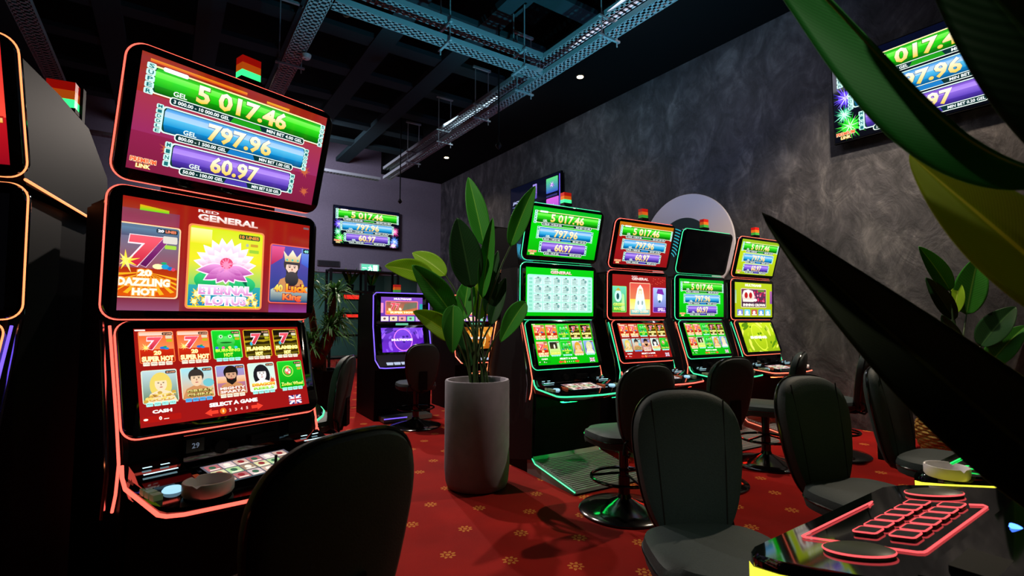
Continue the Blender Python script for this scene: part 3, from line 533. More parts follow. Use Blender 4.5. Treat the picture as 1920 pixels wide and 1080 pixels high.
LENS = {'red': mat('red_lens', (190, 26, 18), 0.3, emit=(210, 22, 12), strength=0.35), 'amber': mat('amber_lens', (220, 110, 30), 0.3, emit=(230, 96, 20), strength=0.45),
        'green_on': mat('green_lens_lit', (60, 220, 130), 0.3, emit=(50, 255, 130), strength=1.6), 'green': mat('green_lens', (60, 150, 60), 0.3, emit=(70, 190, 60), strength=0.35)}

# ------------------------------------------------------------------ slot machine, front towards local -y, v = distance out of the mid screen's plane
SCR = {'top_screen': (.009, 1.722, .113, 2.093, .70, (-.385, -.04, .385, .418), .055),
       'middle_screen': (-.01, 1.233, 0.0, 1.629, .70, (-.388, -.03, .388, .432), .05),
       'lower_screen': (.107, .846, 0.0, 1.168, .605, (-.347, -.03, .347, .372), .045)}
def plane_m(v0, z0, v1, z1):
    L = math.hypot(v1 - v0, z1 - z0); up = Vector((0, -(v1 - v0) / L, (z1 - z0) / L)); X = Vector((1, 0, 0)); n = X.cross(up)
    M = Matrix.Identity(4)
    for i in range(3): M[i][0], M[i][1], M[i][2] = X[i], up[i], n[i]
    M[0][3], M[1][3], M[2][3] = 0, -v0, z0
    return M
_mc = {}
def cached(key, fn):
    if key not in _mc: _mc[key] = fn()
    return _mc[key]
def bezel_mesh(k):
    x0, y0, x1, y1 = SCR[k][5]
    return slab(MB(), rrect(x0, y0, x1, y1, SCR[k][6], 7), -.05, 0.0, .008).mesh('bezel', GLOSS, True)
def rim_mesh(k, m):
    x0, y0, x1, y1 = SCR[k][5]
    return MB().tube([(x, y, -.024) for x, y in rrect(x0, y0, x1, y1, SCR[k][6], 7)], .0045, 8, True).mesh('neon_rim', m, True)
def prof(pts): return [Vector((0, -v, z)) for v, z in pts]
DECK_OUT = [(-.345, .09), (-.345, .40), (-.335, .43), (-.30, .455), (-.15, .492), (0, .505), (.15, .492), (.30, .455), (.335, .43), (.345, .40), (.345, .09)]
def tower(parent, x, y, z, lit, s=1.0):
    t = MB().box(x - .042 * s, y - .03 * s, z - .02, x + .042 * s, y + .03 * s, z + .004).build('tower_light', BLACK, parent)
    for i, k in enumerate(('green_on' if lit else 'green', 'amber', 'red')):
        h = .03 * s; MB().box(x - .038 * s, y - .026 * s, z + .004 + i * h, x + .038 * s, y + .026 * s, z + .004 + (i + 1) * h - .001).build('lens', LENS[k], t)
    return t
def slot_machine(name, label, loc, rz, pics, col, side_neon, group=None, number=None, lit=True, foot=None, detail=2, deep=0):
    t = thing(name, label, 'slot machine', (loc[0], loc[1], 0), rz, group); nm = NEON[col]
    def body():
        b = MB(); b.extrude(prof([(-(deep or .44), 0), (.0, 0), (.06, .10), (.10, .52), (.10, .70), (.085, .80), (-.04, 1.17), (-.05, 1.66), (-(deep or .44), 1.66)]), (Vector((-.325, 0, 0)), Vector((.325, 0, 0))))
        return b.mesh('cabinet', BLACK)
    obj('cabinet', cached(('body', deep), body), t)
    def topbox():
        hw = .372 if deep else .20; q = [(-.03, 1.70), (.06, 2.06), (.04, 2.09), (-.25 * deep / .85, 2.08), (-.55 * deep / .85, 2.05), (-.80 * deep / .85, 1.89), (-deep, 1.66), (-.05, 1.67)] if deep else [(-.03, 1.64), (-.03, 1.72), (.045, 2.02), (.0, 2.04), (-.10, 1.80), (-.13, 1.64)]
        b = MB(); b.extrude(prof(q), (Vector((-hw, 0, 0)), Vector((hw, 0, 0)))); return b.mesh('top_box', BLACK)
    obj('top_box', cached(('topbox', deep), topbox), t)
    if deep:
        for s in (-1, 1): MB().tube([(s * .376, .03, 1.685), (s * .376, .57 * deep / .85, 1.66)], .005, 6).build('top_box_neon', nm, t)
    for s in (-1, 1):
        obj('side_panel', cached(('sp', s), lambda: MB().extrude(prof([(-.42, .02), (.06, .12), (.085, .62), (.09, .78), (-.06, 1.19), (-.08, 1.64), (-.42, 1.64)]), (Vector((s * .326, 0, 0)), Vector((s * .342, 0, 0)))).mesh('side_panel', MATTE)), t)
        obj('chrome_column', cached(('cc', s), lambda: MB().tube([(s * .352, .10, 1.22), (s * .352, .10, 1.62)], .016, 10).mesh('chrome_column', CHROME, True)), t)
        obj('side_neon', cached(('sn', s, side_neon), lambda: MB().tube([(s * .352, .06, 1.18), (s * .352, -.055, .86), (s * .352, -.09, .74), (s * .352, -.075, .64), (s * .352, -.05, .58)], .0045, 6).mesh('side_neon', NEON[side_neon], True)), t)
        obj('chrome_edge', cached(('ce', s), lambda: MB().tube([(s * .372, .07, 1.20), (s * .372, -.03, .84), (s * .372, -.055, .70), (s * .372, -.03, .56)], .007, 8).mesh('chrome_edge', CHROME, True)), t)
    for k, (v0, z0, v1, z1, w, ext, r) in SCR.items():
        o = obj(k, cached(('bez', k), lambda: bezel_mesh(k)), t, plane_m(v0, z0, v1, z1))
        obj('display', pic(pics[k], w), o); obj('neon_rim', cached(('rim', k, col), lambda: rim_mesh(k, nm)), o)
    # deck
    def deck():
        b = MB(); rings = []
        for z, g in ((.60, .82), (.632, .97), (.652, 1.0), (.662, .985)): rings.append([(x * g, -(.09 + (v - .09) * g), z + (.03 * (1 - (v - .09) / .415) if z > .64 else 0)) for x, v in DECK_OUT])
        b.loft(rings); return b.mesh('button_deck', GLOSS, True)
    d = obj('button_deck', cached('deck', deck), t)
    def deck_neon():
        P = [(-.347, -.10, .735), (-.349, -.115, .70), (-.350, -.15, .672)] + [(x * 1.006, -v * 1.004, .648) for x, v in DECK_OUT[1:-1]] + [(.350, -.15, .672), (.349, -.115, .70), (.347, -.10, .735)]
        return MB().tube(P, .006, 8).mesh('deck_neon', nm, True)
    obj('deck_neon', cached(('dn', col), deck_neon), d)
    obj('cash_panel', cached('panel', lambda: MB().box(-.18, -.128, .69, .20, -.108, .80).mesh('cash_panel', GLOSS)), d)
    if detail > 1:
        obj('bill_slot', cached('bill', lambda: MB().box(.04, -.15, .728, .15, -.126, .764).box(.055, -.152, .744, .135, -.149, .748).mesh('bill_slot', BLACK)), d)
        obj('key_lock', cached('lock', lambda: MB().tube([(-.065, -.126, .745), (-.065, -.15, .745)], .024, 18).mesh('key_lock', BLACK, True)), d)
        def iview(s):
            b = MB(); b.add([(s * .335, -.12, .69), (s * .20, -.12, .69), (s * .20, -.12, .735), (s * .335, -.12, .735), (s * .335, -.27, .672), (s * .20, -.27, .672), (s * .20, -.27, .69), (s * .335, -.27, .69)],
                  [(0, 1, 2, 3), (4, 7, 6, 5), (3, 2, 6, 7), (0, 4, 5, 1), (0, 3, 7, 4), (1, 5, 6, 2)]); return b.mesh('ticket_unit', GLOSS)
        for s in (-1, 1):
            u = obj('ticket_unit', cached(('iv', s), lambda: iview(s)), d)
            obj('status_light', cached(('st', s), lambda: MB().box(s * .31, -.16, .7285, s * .285, -.166, .7295).box(s * .26, -.16, .7285, s * .235, -.166, .7295).box(s * .32, -.20, .717, s * .225, -.206, .7185).mesh('status_light', N_WHITE)), u)
            for q in range(3):
                obj('side_button', cached(('sb', s, q), lambda: MB().box(s * .343, -.245 - q * .038, .672, s * .318, -.275 - q * .038, .69).mesh('side_button', mat('button_cap', (120, 128, 110), .35, emit=(90, 110, 70), strength=.25))), u)
                obj('side_button', cached(('sc', s, q), lambda: MB().box(s * .195, -.225 - q * .032, .672, s * .175, -.25 - q * .032, .69).mesh('side_button', mat('button_cap_red', (140, 80, 50), .35, emit=(170, 70, 40), strength=.4))), u)
            obj('start_button', cached(('sbt', s), lambda: MB().lathe([(.0, .672), (.026, .672), (.028, .680), (.022, .688), (0, .69)], 20, s * .275, -.30).mesh('start_button', neon('start_button', (170, 225, 255), 1.1), True)), d)
        def play():
            M = plane_m(.36, .668, .15, .697); return M
        o = obj('touch_screen', cached('ts', lambda: slab(MB(), rrect(-.17, -.008, .17, .2, .012, 3), -.006, .002, .002).mesh('touch_screen', GLOSS, True)), d, plane_m(.36, .669, .15, .700))
        p = obj('tile_display', pic('tiles', .30), o); p.location = (0, .012, .0018)
    tower(t, .055, .0 if not deep else .02, 2.085 if deep else 2.185, lit)
    if not deep: MB().box(.03, -.02, 2.0, .08, .015, 2.17).build('tower_bracket', BLACK, t)
    if foot:
        f = MB().extrude(prof([(-.02, .0), (.57, .0), (.60, .015), (.59, .035), (.08, .12), (-.02, .26)]), (Vector((-.33, 0, 0)), Vector((.33, 0, 0)))).build('foot_rest', mat('foot_rest_metal', (120, 126, 126), .35, .2), t)
        ribs = MB()
        for i in range(20): ribs.box(-.32, -.575 + i * .024, .037 + i * .004, .32, -.565 + i * .024, .044 + i * .004)
        ribs.build('tread', mat('tread_metal', (140, 146, 146), .3, .3), f)
        for s in (-1, 1): MB().tube([(s * .336, .0, .24), (s * .336, -.03, .15), (s * .336, -.10, .095), (s * .336, -.59, .022)], .0045, 6).build('foot_neon', NEON[foot], f)
        MB().box(-.26, -.36, .590, .26, -.33, .597).build('belly_light', neon('belly_' + foot, {'mint': (16, 235, 90), 'red': (255, 40, 24), 'coral': (255, 60, 30)}[foot], 24.0), t)
    return t
def on_machine(m, x, v, z):
    a = m.rotation_euler.z; return (m.location.x + cos(a) * x + sin(a) * v, m.location.y + sin(a) * x - cos(a) * v, z)

# ------------------------------------------------------------------ swivel chair, the sitter looks along local +y
FABRIC = noisy('black_upholstery', (42, 54, 58), (50, 62, 66), 220, 0.62, 0.12, 0.35); SEAM = mat('seam_thread', (3, 3, 4), 0.8)
def sup(a, b, n=40, e=3.4, taper=0.0):
    out = []
    for i in range(n):
        t = 2 * pi * i / n; x = math.copysign(abs(cos(t)) ** (2 / e), cos(t)) * a; y = math.copysign(abs(sin(t)) ** (2 / e), sin(t)) * b
        out.append((x * (1 + taper * y / b), y))
    return out
def chair_meshes():
    o = sup(.184, .265, 48, 2.75, .2)
    def P(x, z, y): return (x, y + 0.55 * x * x - .245 - .16 * (z), .675 + z)
    b = MB(); rings = []
    for sc, dy in ((.0, -.046), (.5, -.047), (.85, -.044), (.96, -.034), (1.0, -.014), (1.0, .010), (.96, .030), (.86, .040), (.5, .046), (.0, .046)): rings.append([P(x * max(sc, .01), z * max(sc, .01), dy) for x, z in o])
    b.loft(rings); back = b.mesh('backrest', FABRIC, True)
    piping = MB().tube([P(x * 1.004, z * 1.004, -.016) for x, z in o], .0055, 6, True).mesh('piping', mat('piping_vinyl', (22, 22, 24), .18, spec=.7), True)
    seams = []
    for s in (-1, 1): seams.append(MB().tube([P(s * (.105 + .025 * q / 10), -.235 + .047 * q, .0445 - .006 * abs(q - 5) / 5) for q in range(11)], .0028, 5).mesh('seam', SEAM, True))
    q = sup(.215, .21, 40, 3.2); b = MB(); rings = []
    for sc, z in ((.0, .415), (.88, .415), (.97, .425), (1.0, .45), (1.0, .472), (.97, .494), (.86, .506), (.5, .512), (0, .513)): rings.append([(x * max(sc, .01), y * max(sc, .01) + .02, z - (.02 if y > .15 and sc > .9 else 0)) for x, y in q])
    b.loft(rings); seat = b.mesh('seat', FABRIC, True)
    spipe = MB().tube([(x * 1.002, y * 1.002 + .02, .462) for x, y in q], .005, 6, True).mesh('piping', MATS['piping_vinyl'], True)
    br = MB(); br.tube([(0, -.05, .405), (0, -.17, .40), (0, -.235, .42), (0, -.255, .50), (0, -.275, .62)], .022, 8); br.box(-.045, -.29, .44, .045, -.262, .64); bracket = br.mesh('back_bracket', MATTE, True)
    hn = MB().tube([(-.10, -.225, .50), (-.16, -.26, .485), (-.175, -.27, .43), (-.13, -.25, .405), (-.09, -.2, .41)], .008, 6).mesh('side_handle', MATTE, True)
    post = MB().lathe([(.06, .40), (.06, .43), (.03, .46), (.03, .22), (.036, .22), (.036, .06)][::-1], 20).mesh('post', mat('dark_chrome', (60, 60, 66), .15, 1.0), True)
    ring = MB(); ring.tube([(.205 * cos(2 * pi * i / 40), .205 * sin(2 * pi * i / 40), .21) for i in range(40)], .0105, 8, True)
    for k in range(3): a = 2 * pi * k / 3 + .5; ring.tube([(.03 * cos(a), .03 * sin(a), .235), (.205 * cos(a), .205 * sin(a), .21)], .008, 6)
    fr = ring.mesh('foot_ring', MATS['dark_chrome'], True)
    base = MB().lathe([(.285, 0), (.287, .012), (.275, .022), (.20, .036), (.10, .06), (.045, .085), (.036, .11)], 40).mesh('base', mat('base_gloss', (9, 9, 10), .14, spec=.7), True)
    lv = MB().tube([(.05, .0, .405), (.17, .03, .40), (.20, .035, .395)], .006, 6).mesh('height_lever', CHROME, True)
    tg = MB().box(.04, .2245, .425, .075, .2265, .447).mesh('tag', mat('paper_tag', (170, 165, 190), .6))
    return back, piping, seams, seat, spipe, bracket, hn, post, fr, base, lv, tg
CH = None
def chair(label, loc, rz, group, lift=0.0):
    global CH
    if CH is None: CH = chair_meshes()
    back, piping, seams, seat, spipe, bracket, hn, post, fr, base, lv, tg = CH
    t = thing('swivel_chair', label, 'chair', (loc[0], loc[1], 0), rz, group)
    b = obj('backrest', back, t); obj('piping', piping, b)
    for s in seams: obj('seam', s, b)
    s = obj('seat', seat, t); obj('piping', spipe, s); obj('tag', tg, s)
    up = [b, s, obj('back_bracket', bracket, t), obj('side_handle', hn, t), obj('height_lever', lv, t)]
    for o in up: o.location.z += lift
    obj('post', post, t); obj('foot_ring', fr, t); obj('base', base, t)
    return t
CERAMIC = mat('white_ceramic', (240, 236, 242), 0.35)
def ashtray(label, loc, r=.068):
    b = MB(); n = 36; prf = [(.0, .0), (.92, .0), (1.0, .008), (1.0, .036), (.97, .04), (.90, .04), (.86, .036), (.82, .012), (.0, .010)]
    vs, fs = [], []
    for q, z in prf:
        for j in range(n):
            zz = z * r / .068
            if z >= .034 and j % 12 in (0,): zz -= .008
            vs.append((max(q, .002) * r * cos(2 * pi * j / n), max(q, .002) * r * sin(2 * pi * j / n), zz))
    for i in range(len(prf) - 1): fs += [(i * n + j, i * n + (j + 1) % n, (i + 1) * n + (j + 1) % n, (i + 1) * n + j) for j in range(n)]
    b.add(vs, fs); o = b.build('ashtray', CERAMIC, None, True); o.location = loc
    return tag(o, label, 'ashtray')

# ------------------------------------------------------------------ the room
XR, YB, ZC = 6.31, 12.76, 5.07       # plaster wall, back wall, bulkhead height
XL, YF, ZT = -6.0, -3.6, 5.75
def carpet():
    m = mat('red_carpet', (120, 8, 6), 0.95, spec=0.15); nt, b, N = nodes(m); L = nt.links
    tc = N('ShaderNodeTexCoord'); sep = N('ShaderNodeSeparateXYZ'); L.new(tc.outputs['Object'], sep.inputs[0])
    def ma(op, a, b2=None, c=None):
        n = N('ShaderNodeMath', operation=op)
        for i, q in enumerate((a, b2, c)):
            if q is None: continue
            if isinstance(q, (int, float)): n.inputs[i].default_value = q
            else: L.new(q, n.inputs[i])
        return n.outputs[0]
    # sprigs woven at the points of a diamond grid, 0.23 m apart along both walls
    g = .2303; X = ma('DIVIDE', ma('SUBTRACT', sep.outputs[0], 1.23), 2 * g); Y = ma('DIVIDE', ma('SUBTRACT', sep.outputs[1], 2.37), 2 * g)
    def cell(dx):
        fx = ma('SUBTRACT', ma('FRACT', ma('ADD', X, .5 + dx)), .5); fy = ma('SUBTRACT', ma('FRACT', ma('ADD', Y, .5 + dx)), .5)
        fx = ma('MULTIPLY', fx, 2 * g); fy = ma('MULTIPLY', fy, 2 * g)
        r = ma('SQRT', ma('ADD', ma('MULTIPLY', fx, fx), ma('MULTIPLY', fy, fy))); th = ma('ARCTAN2', fy, fx)
        pet = ma('ABSOLUTE', ma('COSINE', ma('MULTIPLY', th, 4.0)))
        lim = ma('ADD', .017, ma('MULTIPLY', pet, .026)); ins = ma('LESS_THAN', r, lim)
        gap = ma('GREATER_THAN', ma('ABSOLUTE', ma('SUBTRACT', r, .017)), .0045)
        dots = ma('GREATER_THAN', ma('SINE', ma('MULTIPLY', ma('ADD', ma('MULTIPLY', fx, 1.0), ma('MULTIPLY', fy, 2.0)), 420.)), -.45)
        return ma('MULTIPLY', ma('MULTIPLY', ins, gap), dots)
    mask = ma('MAXIMUM', cell(0), cell(.5))
    nz = N('ShaderNodeTexNoise'); nz.inputs['Scale'].default_value = 2.2; nz.inputs['Detail'].default_value = 5; L.new(tc.outputs['Object'], nz.inputs['Vector'])
    rp = ramp(nt, nz.outputs[0], [(.3, (118, 12, 10)), (.7, (142, 18, 12))])
    mx = N('ShaderNodeMix', data_type='RGBA'); L.new(mask, mx.inputs[0]); L.new(rp.outputs[0], mx.inputs[6]); mx.inputs[7].default_value = (*lin((196, 132, 58)), 1)
    L.new(mx.outputs[2], b.inputs['Base Color'])
    n2 = N('ShaderNodeTexNoise'); n2.inputs['Scale'].default_value = 380; n2.inputs['Detail'].default_value = 2; L.new(tc.outputs['Object'], n2.inputs['Vector']); bump(nt, b, n2.outputs[0], .5, .006)
    return m
def plaster():
    m = mat('trowelled_plaster', (92, 88, 92), 0.62, spec=0.3); nt, b, N = nodes(m); L = nt.links
    tc = N('ShaderNodeTexCoord'); mp = N('ShaderNodeMapping'); mp.inputs['Scale'].default_value = (1, 1.15, .75); L.new(tc.outputs['Object'], mp.inputs[0])
    a = N('ShaderNodeTexNoise'); a.inputs['Scale'].default_value = 1.9; a.inputs['Detail'].default_value = 9; a.inputs['Roughness'].default_value = .66; a.inputs['Distortion'].default_value = 1.1; L.new(mp.outputs[0], a.inputs['Vector'])
    f = N('ShaderNodeTexNoise'); f.inputs['Scale'].default_value = 3.4; f.inputs['Detail'].default_value = 7; f.inputs['Distortion'].default_value = 1.4; f.inputs['Roughness'].default_value = .6; L.new(mp.outputs[0], f.inputs['Vector'])
    w = N('ShaderNodeTexVoronoi', feature='DISTANCE_TO_EDGE'); w.inputs['Scale'].default_value = 1.7
    dm = N('ShaderNodeMix', data_type='VECTOR'); dm.inputs[0].default_value = .35; L.new(mp.outputs[0], dm.inputs[4]); L.new(f.outputs['Color'], dm.inputs[5]); L.new(dm.outputs[1], w.inputs['Vector'])
    r1 = ramp(nt, a.outputs[0], [(.30, (58, 57, 62)), (.5, (90, 88, 93)), (.72, (138, 135, 136))])
    r2 = ramp(nt, f.outputs[0], [(.35, (60, 60, 64)), (.62, (140, 138, 140))])
    r3 = ramp(nt, w.outputs[0], [(.0, (176, 172, 170)), (.035, (100, 98, 100)), (.2, (100, 98, 100))])
    m1 = N('ShaderNodeMix', data_type='RGBA', blend_type='OVERLAY'); m1.inputs[0].default_value = .75; L.new(r1.outputs[0], m1.inputs[6]); L.new(r2.outputs[0], m1.inputs[7])
    m2 = N('ShaderNodeMix', data_type='RGBA', blend_type='OVERLAY'); m2.inputs[0].default_value = .4; L.new(m1.outputs[2], m2.inputs[6]); L.new(r3.outputs[0], m2.inputs[7])
    L.new(m2.outputs[2], b.inputs['Base Color'])
    ad = N('ShaderNodeMath', operation='ADD'); L.new(a.outputs[0], ad.inputs[0]); L.new(f.outputs[0], ad.inputs[1]); bump(nt, b, ad.outputs[0], .35, .04)
    return m
PAINT = noisy('lilac_grey_paint', (104, 98, 112), (112, 106, 120), 30, .85, .05); PLASTER = plaster(); BLACKC = mat('black_ceiling_paint', (5, 6, 7), .9, spec=.1); RIB = mat('dark_teal_beam_paint', (34, 52, 56), .85, spec=.15)
TEAL = mat('teal_paint', (70, 98, 96), .85)
def struct(o): o['kind'] = 'structure'; return o
struct(MB().box(XL, YF, -.1, XR + .2, 18, 0).build('floor', carpet()))
struct(MB().box(XR, YF, 0, XR + .2, YB + .2, ZT).build('wall_right', PLASTER))
bw = MB(); bw.box(XL, YB, 0, .3, YB + .2, ZT); bw.box(.3, YB, 2.38, 5.7, YB + .2, ZT); bw.box(5.7, YB, 0, XR, YB + .2, ZT); struct(bw.build('wall_back', PAINT))
struct(MB().box(XL - .2, YF, 0, XL, 18, ZT).build('wall_left', PAINT))
struct(MB().box(XL, YF - .2, 0, XR + .2, YF, ZT).build('wall_front', PAINT))
struct(MB().box(XL, 17.2, 0, XR + .2, 17.4, 3.2).build('wall_annex', TEAL)); struct(MB().box(XL, YB + .2, 3.0, XR + .2, 17.4, 3.2).build('ceiling_annex', BLACKC)); struct(MB().box(XR, YB + .2, 0, XR + .2, 17.4, 3.2).build('wall_annex_side', TEAL))
ceil = struct(MB().box(XL, YF, ZT, XR + .2, YB + .2, ZT + .15).build('ceiling', BLACKC))
MB().box(4.55, YF, ZC, XR, YB, ZT).build('bulkhead', BLACKC, ceil)
gx = [-5.2, -4.1, -3.0, -1.9, -.78, .33, 1.4, 2.45, 3.52]; gy = [-3, -1.9, -.8, .35, 1.45, 2.55, 3.65, 4.75, 5.85, 6.95, 8.05, 9.15, 10.25, 11.35]
for x in gx: MB().box(x - .15, YF, 5.2, x + .15, YB, 5.30).build('beam', RIB, ceil)
for y in gy: MB().box(XL, y - .13, 5.22, 4.55, y + .13, 5.29).build('beam', RIB, ceil)

# cable trays: perforated channel, hung in pairs on threaded rods
def tray(label, p0, p1, width, z, step=.075):
    """p0 -> p1 along one axis"""
    t = thing('cable_tray', label, 'cable tray', (0, 0, 0)); d = Vector((p1[0] - p0[0], p1[1] - p0[1], 0)); Ln = d.length; d.normalize(); n = Vector((-d.y, d.x, 0)); o = Vector((p0[0], p0[1], z))
    M = Matrix.Identity(4)
    for i in range(3): M[i][0], M[i][1] = d[i], n[i]
    M[0][3], M[1][3], M[2][3] = o
    for s in (-1, 1): MB().box(0, s * width / 2 - .003, 0, Ln, s * width / 2 + .003, .06).box(0, s * width / 2 - (.018 if s > 0 else -.006), .057, Ln, s * width / 2 + (-.006 if s > 0 else .018), .06).build('side_rail', STEEL, t, False, M)
    b = MB(); k = int(Ln / step)
    for s in (-1, 0, 1): b.box(0, s * width * .36 - .012, 0, Ln, s * width * .36 + .012, .003)
    for i in range(k): b.box(i * step, -width / 2, 0, i * step + step * .42, width / 2, .004)
    q = b.build('perforated_base', STEEL, t, False, M); q['kind'] = 'stuff'
    return t
def hanger(label, x, y, along, w, zs, zc=5.2):
    t = thing('tray_hanger', label, 'hanger', (x, y, 0), 0, 'threaded rods and cross bars carrying the cable trays')
    dx, dy = (w / 2, 0) if along == 'y' else (0, w / 2)
    for s in (-1, 1): MB().tube([(s * dx, s * dy, min(zs) - .08), (s * dx, s * dy, zc)], .008, 6).build('rod', STEEL, t)
    for z in zs: MB().box(-dx - (.04 if dx else .014), -dy - (.04 if dy else .014), z - .025, dx + (.04 if dx else .014), dy + (.04 if dy else .014), z - .002).build('cross_bar', STEEL, t)
    MB().box(-dx - (.04 if dx else .018), -dy - (.04 if dy else .018), zc - .03, dx + (.04 if dx else .018), dy + (.04 if dy else .018), zc).build('ceiling_bracket', STEEL, t)
for z, wd_ in ((4.40, 'lower'), (4.62, 'upper')):
    tray('%s of the two steel cable trays running beside the plaster wall' % wd_, (4.02, 2.95), (4.02, 10.9), .17, z)
    tray('%s of the two steel cable trays crossing the coffered ceiling' % wd_, (1.28, 5.08), (3.92, 5.08), .17, z)
tray('steel cable tray running back above the large red slot machine', (1.16, 4.3), (1.16, 10.9), .2, 4.4)
tray('steel cable tray in the upper left corner of the picture', (-1.35, 3.2), (-1.35, 10.9), .2, 4.4)
tray('long steel cable tray high along the back wall', (-5, 11.6), (4.1, 11.6), .15, 4.55)
for i, y in enumerate((3.9, 5.55, 6.7, 8.0, 9.4)): hanger(('nearest', 'second', 'third', 'fourth', 'farthest')[i] + ' hanger of the cable trays beside the plaster wall', 4.02, y, 'y', .24, (4.4, 4.62), 5.06 if False else 5.23)
for i, x in enumerate((2.55, 3.6)): hanger(('left', 'right')[i] + ' hanger of the cable trays crossing the coffered ceiling', x, 5.08, 'x', .24, (4.4, 4.62), 5.23)
for i, (x, y) in enumerate(((1.16, 6.6), (-1.35, 5.6))): hanger(('hanger of the tray above the large red slot machine', 'hanger of the tray in the upper left corner')[i], x, y, 'y', .26, (4.4,), 5.23)
WPL = mat('white_plastic', (200, 200, 200), .5)
for i, (x, y) in enumerate(SPOTS[:2]):
    t = thing('downlight', ('round downlight in the black bulkhead, the nearer one', 'round downlight in the black bulkhead, the one far back')[i], 'downlight', (x, y, ZC))
    MB().lathe([(.055, -.004), (.075, -.006), (.08, 0.0), (.06, .0)][::-1], 24).build('trim_ring', MATTE, t, True)
    MB().lathe([(0, -.011), (.05, -.010), (.052, -.006)], 20).build('lamp', neon('downlight', (255, 232, 180), 14), t)
def track_spot(label, x, y, z, tx, ty, tz, lit):
    t = thing('track_spotlight', label, 'spotlight', (x, y, z)); q = (Vector((tx, ty, tz)) - Vector((x, y, z))).to_track_quat('-Z', 'Y').to_matrix().to_4x4()
    MB().tube([(0, 0, .0), (0, 0, .16)], .012, 8).build('stem', MATTE, t); h = MB().lathe([(.0, .14), (.045, .13), (.05, .0), (.05, -.09), (.045, -.09), (.042, -.05), (0, -.045)], 20).build('head', BLACK, t, True, q)
    if lit: MB().lathe([(0, -.046), (.040, -.047)], 16).build('lamp', neon('track_lamp', (255, 236, 200), 8), h)
track_spot('track spotlight hanging at the corner of the crossing cable trays', 1.66, 6.0, 4.98, 1.9, 3.6, 0, True)
def detector(label, x, y, z):
    t = thing('smoke_detector', label, 'smoke detector', (x, y, z)); MB().lathe([(.0, -.05), (.045, -.045), (.055, -.02), (.06, 0)], 20).build('body', WPL, t, True); MB().lathe([(0, -.062), (.02, -.06), (.022, -.046)], 12).build('sensor', WPL, t, True)
for lb, px, py, z in (('white smoke detector under the ceiling beams near the centre', 898, 203, 5.2), ('larger white smoke detector below the tray above the red machine', 574, 103, 4.38), ('small white smoke detector left of the larger one', 548, 104, 4.5)):
    d = (z - CAM_H) / (at(px, py, 1).z - CAM_H); p = at(px, py, d); detector(lb, p.x, p.y, z)
for lb, px, py, d in (('thin black drop rod with sensor in front of the back wall', 750, 378, 10.0), ('thin black drop rod with sensor in front of the plaster wall', 935, 274, 6.7)):
    p = at(px, py, d); t = thing('drop_rod', lb, 'sensor', (p.x, p.y, p.z)); MB().tube([(0, 0, .02), (0, 0, (5.07 if p.x > 4.55 else 5.75) - p.z)], .011, 6).build('rod', MATTE, t); MB().lathe([(0, -.05), (.02, -.03), (.045, .0), (.02, .05)], 12).build('sensor_head', MATTE, t)

# televisions and signs
def tv(label, M, w, key):
    t = thing('television', label, 'television'); t.matrix_world = M; h = w * 9 / 16
    MB().box(-w / 2 - .012, -.012, -.05, w / 2 + .012, h + .012, -.003).build('housing', BLACK, t); obj('display', pic(key, w), t); MB().box(-.2, h * .3, -.09, .2, h * .7, -.05).build('wall_mount', MATTE, t)
def wall_m(origin, X, up=(0, 0, 1)):
    X = Vector(X); U = Vector(up); n = X.cross(U); M = Matrix.Identity(4)
    for i in range(3): M[i][0], M[i][1], M[i][2], M[i][3] = X[i], U[i], n[i], origin[i]
    return M
tv('television with jackpot figures on the lilac back wall', wall_m((4.18, YB - .095, 3.10), (1, 0, 0)), 1.70, 'jack_tv')
tv('large television with jackpot figures half hidden by big leaves', wall_m((XR - .095, 1.70, 3.21), (0, -1, 0)), 1.66, 'jack_tv')
tv('television with dark purple menu above the green slot machine', wall_m((XR - .095, 8.23, 3.13), (0, -1, 0)), 1.72, 'lounge')
# round painted panel on the plaster wall
rp = thing('round_wall_panel', 'pale grey disc with a dark teal circle on the plaster wall', 'wall panel'); rp.matrix_world = wall_m((XR - .002, 4.62, 2.27), (0, -1, 0))
MB().lathe([(0, .03), (.785, .03), (.79, .024), (.79, 0)][::-1], 72).build('disc', mat('pale_grey_paint', (196, 188, 196), .8), rp)
MB().lathe([(0, .036), (.47, .036), (.475, .03)][::-1], 60).build('dark_circle', mat('dark_teal_paint', (10, 34, 38), .6), rp).location = (-.03, -.03, 0)
ar = MB()
for i in range(9):
    r = .12 + i * .045; ar.tube([(-.30 + r * cos(a), -.16 + r * sin(a), .04) for a in [R(20 + 120 * q / 16) for q in range(17)]], .006, 5)
ar.build('cyan_arc', mat('cyan_line', (60, 190, 200), .5, emit=(40, 190, 210), strength=.7), rp)
ex = thing('exit_sign', 'small lit green exit sign over the opening in the back wall', 'exit sign', (4.27, YB - .06, 2.42))
MB().box(-.24, -.03, 0, .24, .06, .22).build('housing', WPL, ex); MB().box(-.225, -.034, .012, .225, -.03, .208).build('face', neon('exit_face', (110, 230, 190), 1.0), ex)
gl = MB(); gl.tube([(-.05, -.037, .04), (-.01, -.037, .09), (0, -.037, .13)], .012, 5).tube([(.05, -.037, .04), (.02, -.037, .09), (0, -.037, .13)], .012, 5).tube([(-.05, -.037, .12), (0, -.037, .14), (.05, -.037, .10)], .01, 5).tube([(0, -.037, .165), (.004, -.037, .168)], .018, 6).box(.08, -.038, .03, .19, -.035, .19).box(-.20, -.038, .10, -.09, -.035, .12).build('pictogram', mat('exit_white', (235, 255, 245), .5, emit=(235, 255, 245), strength=1.4), ex)
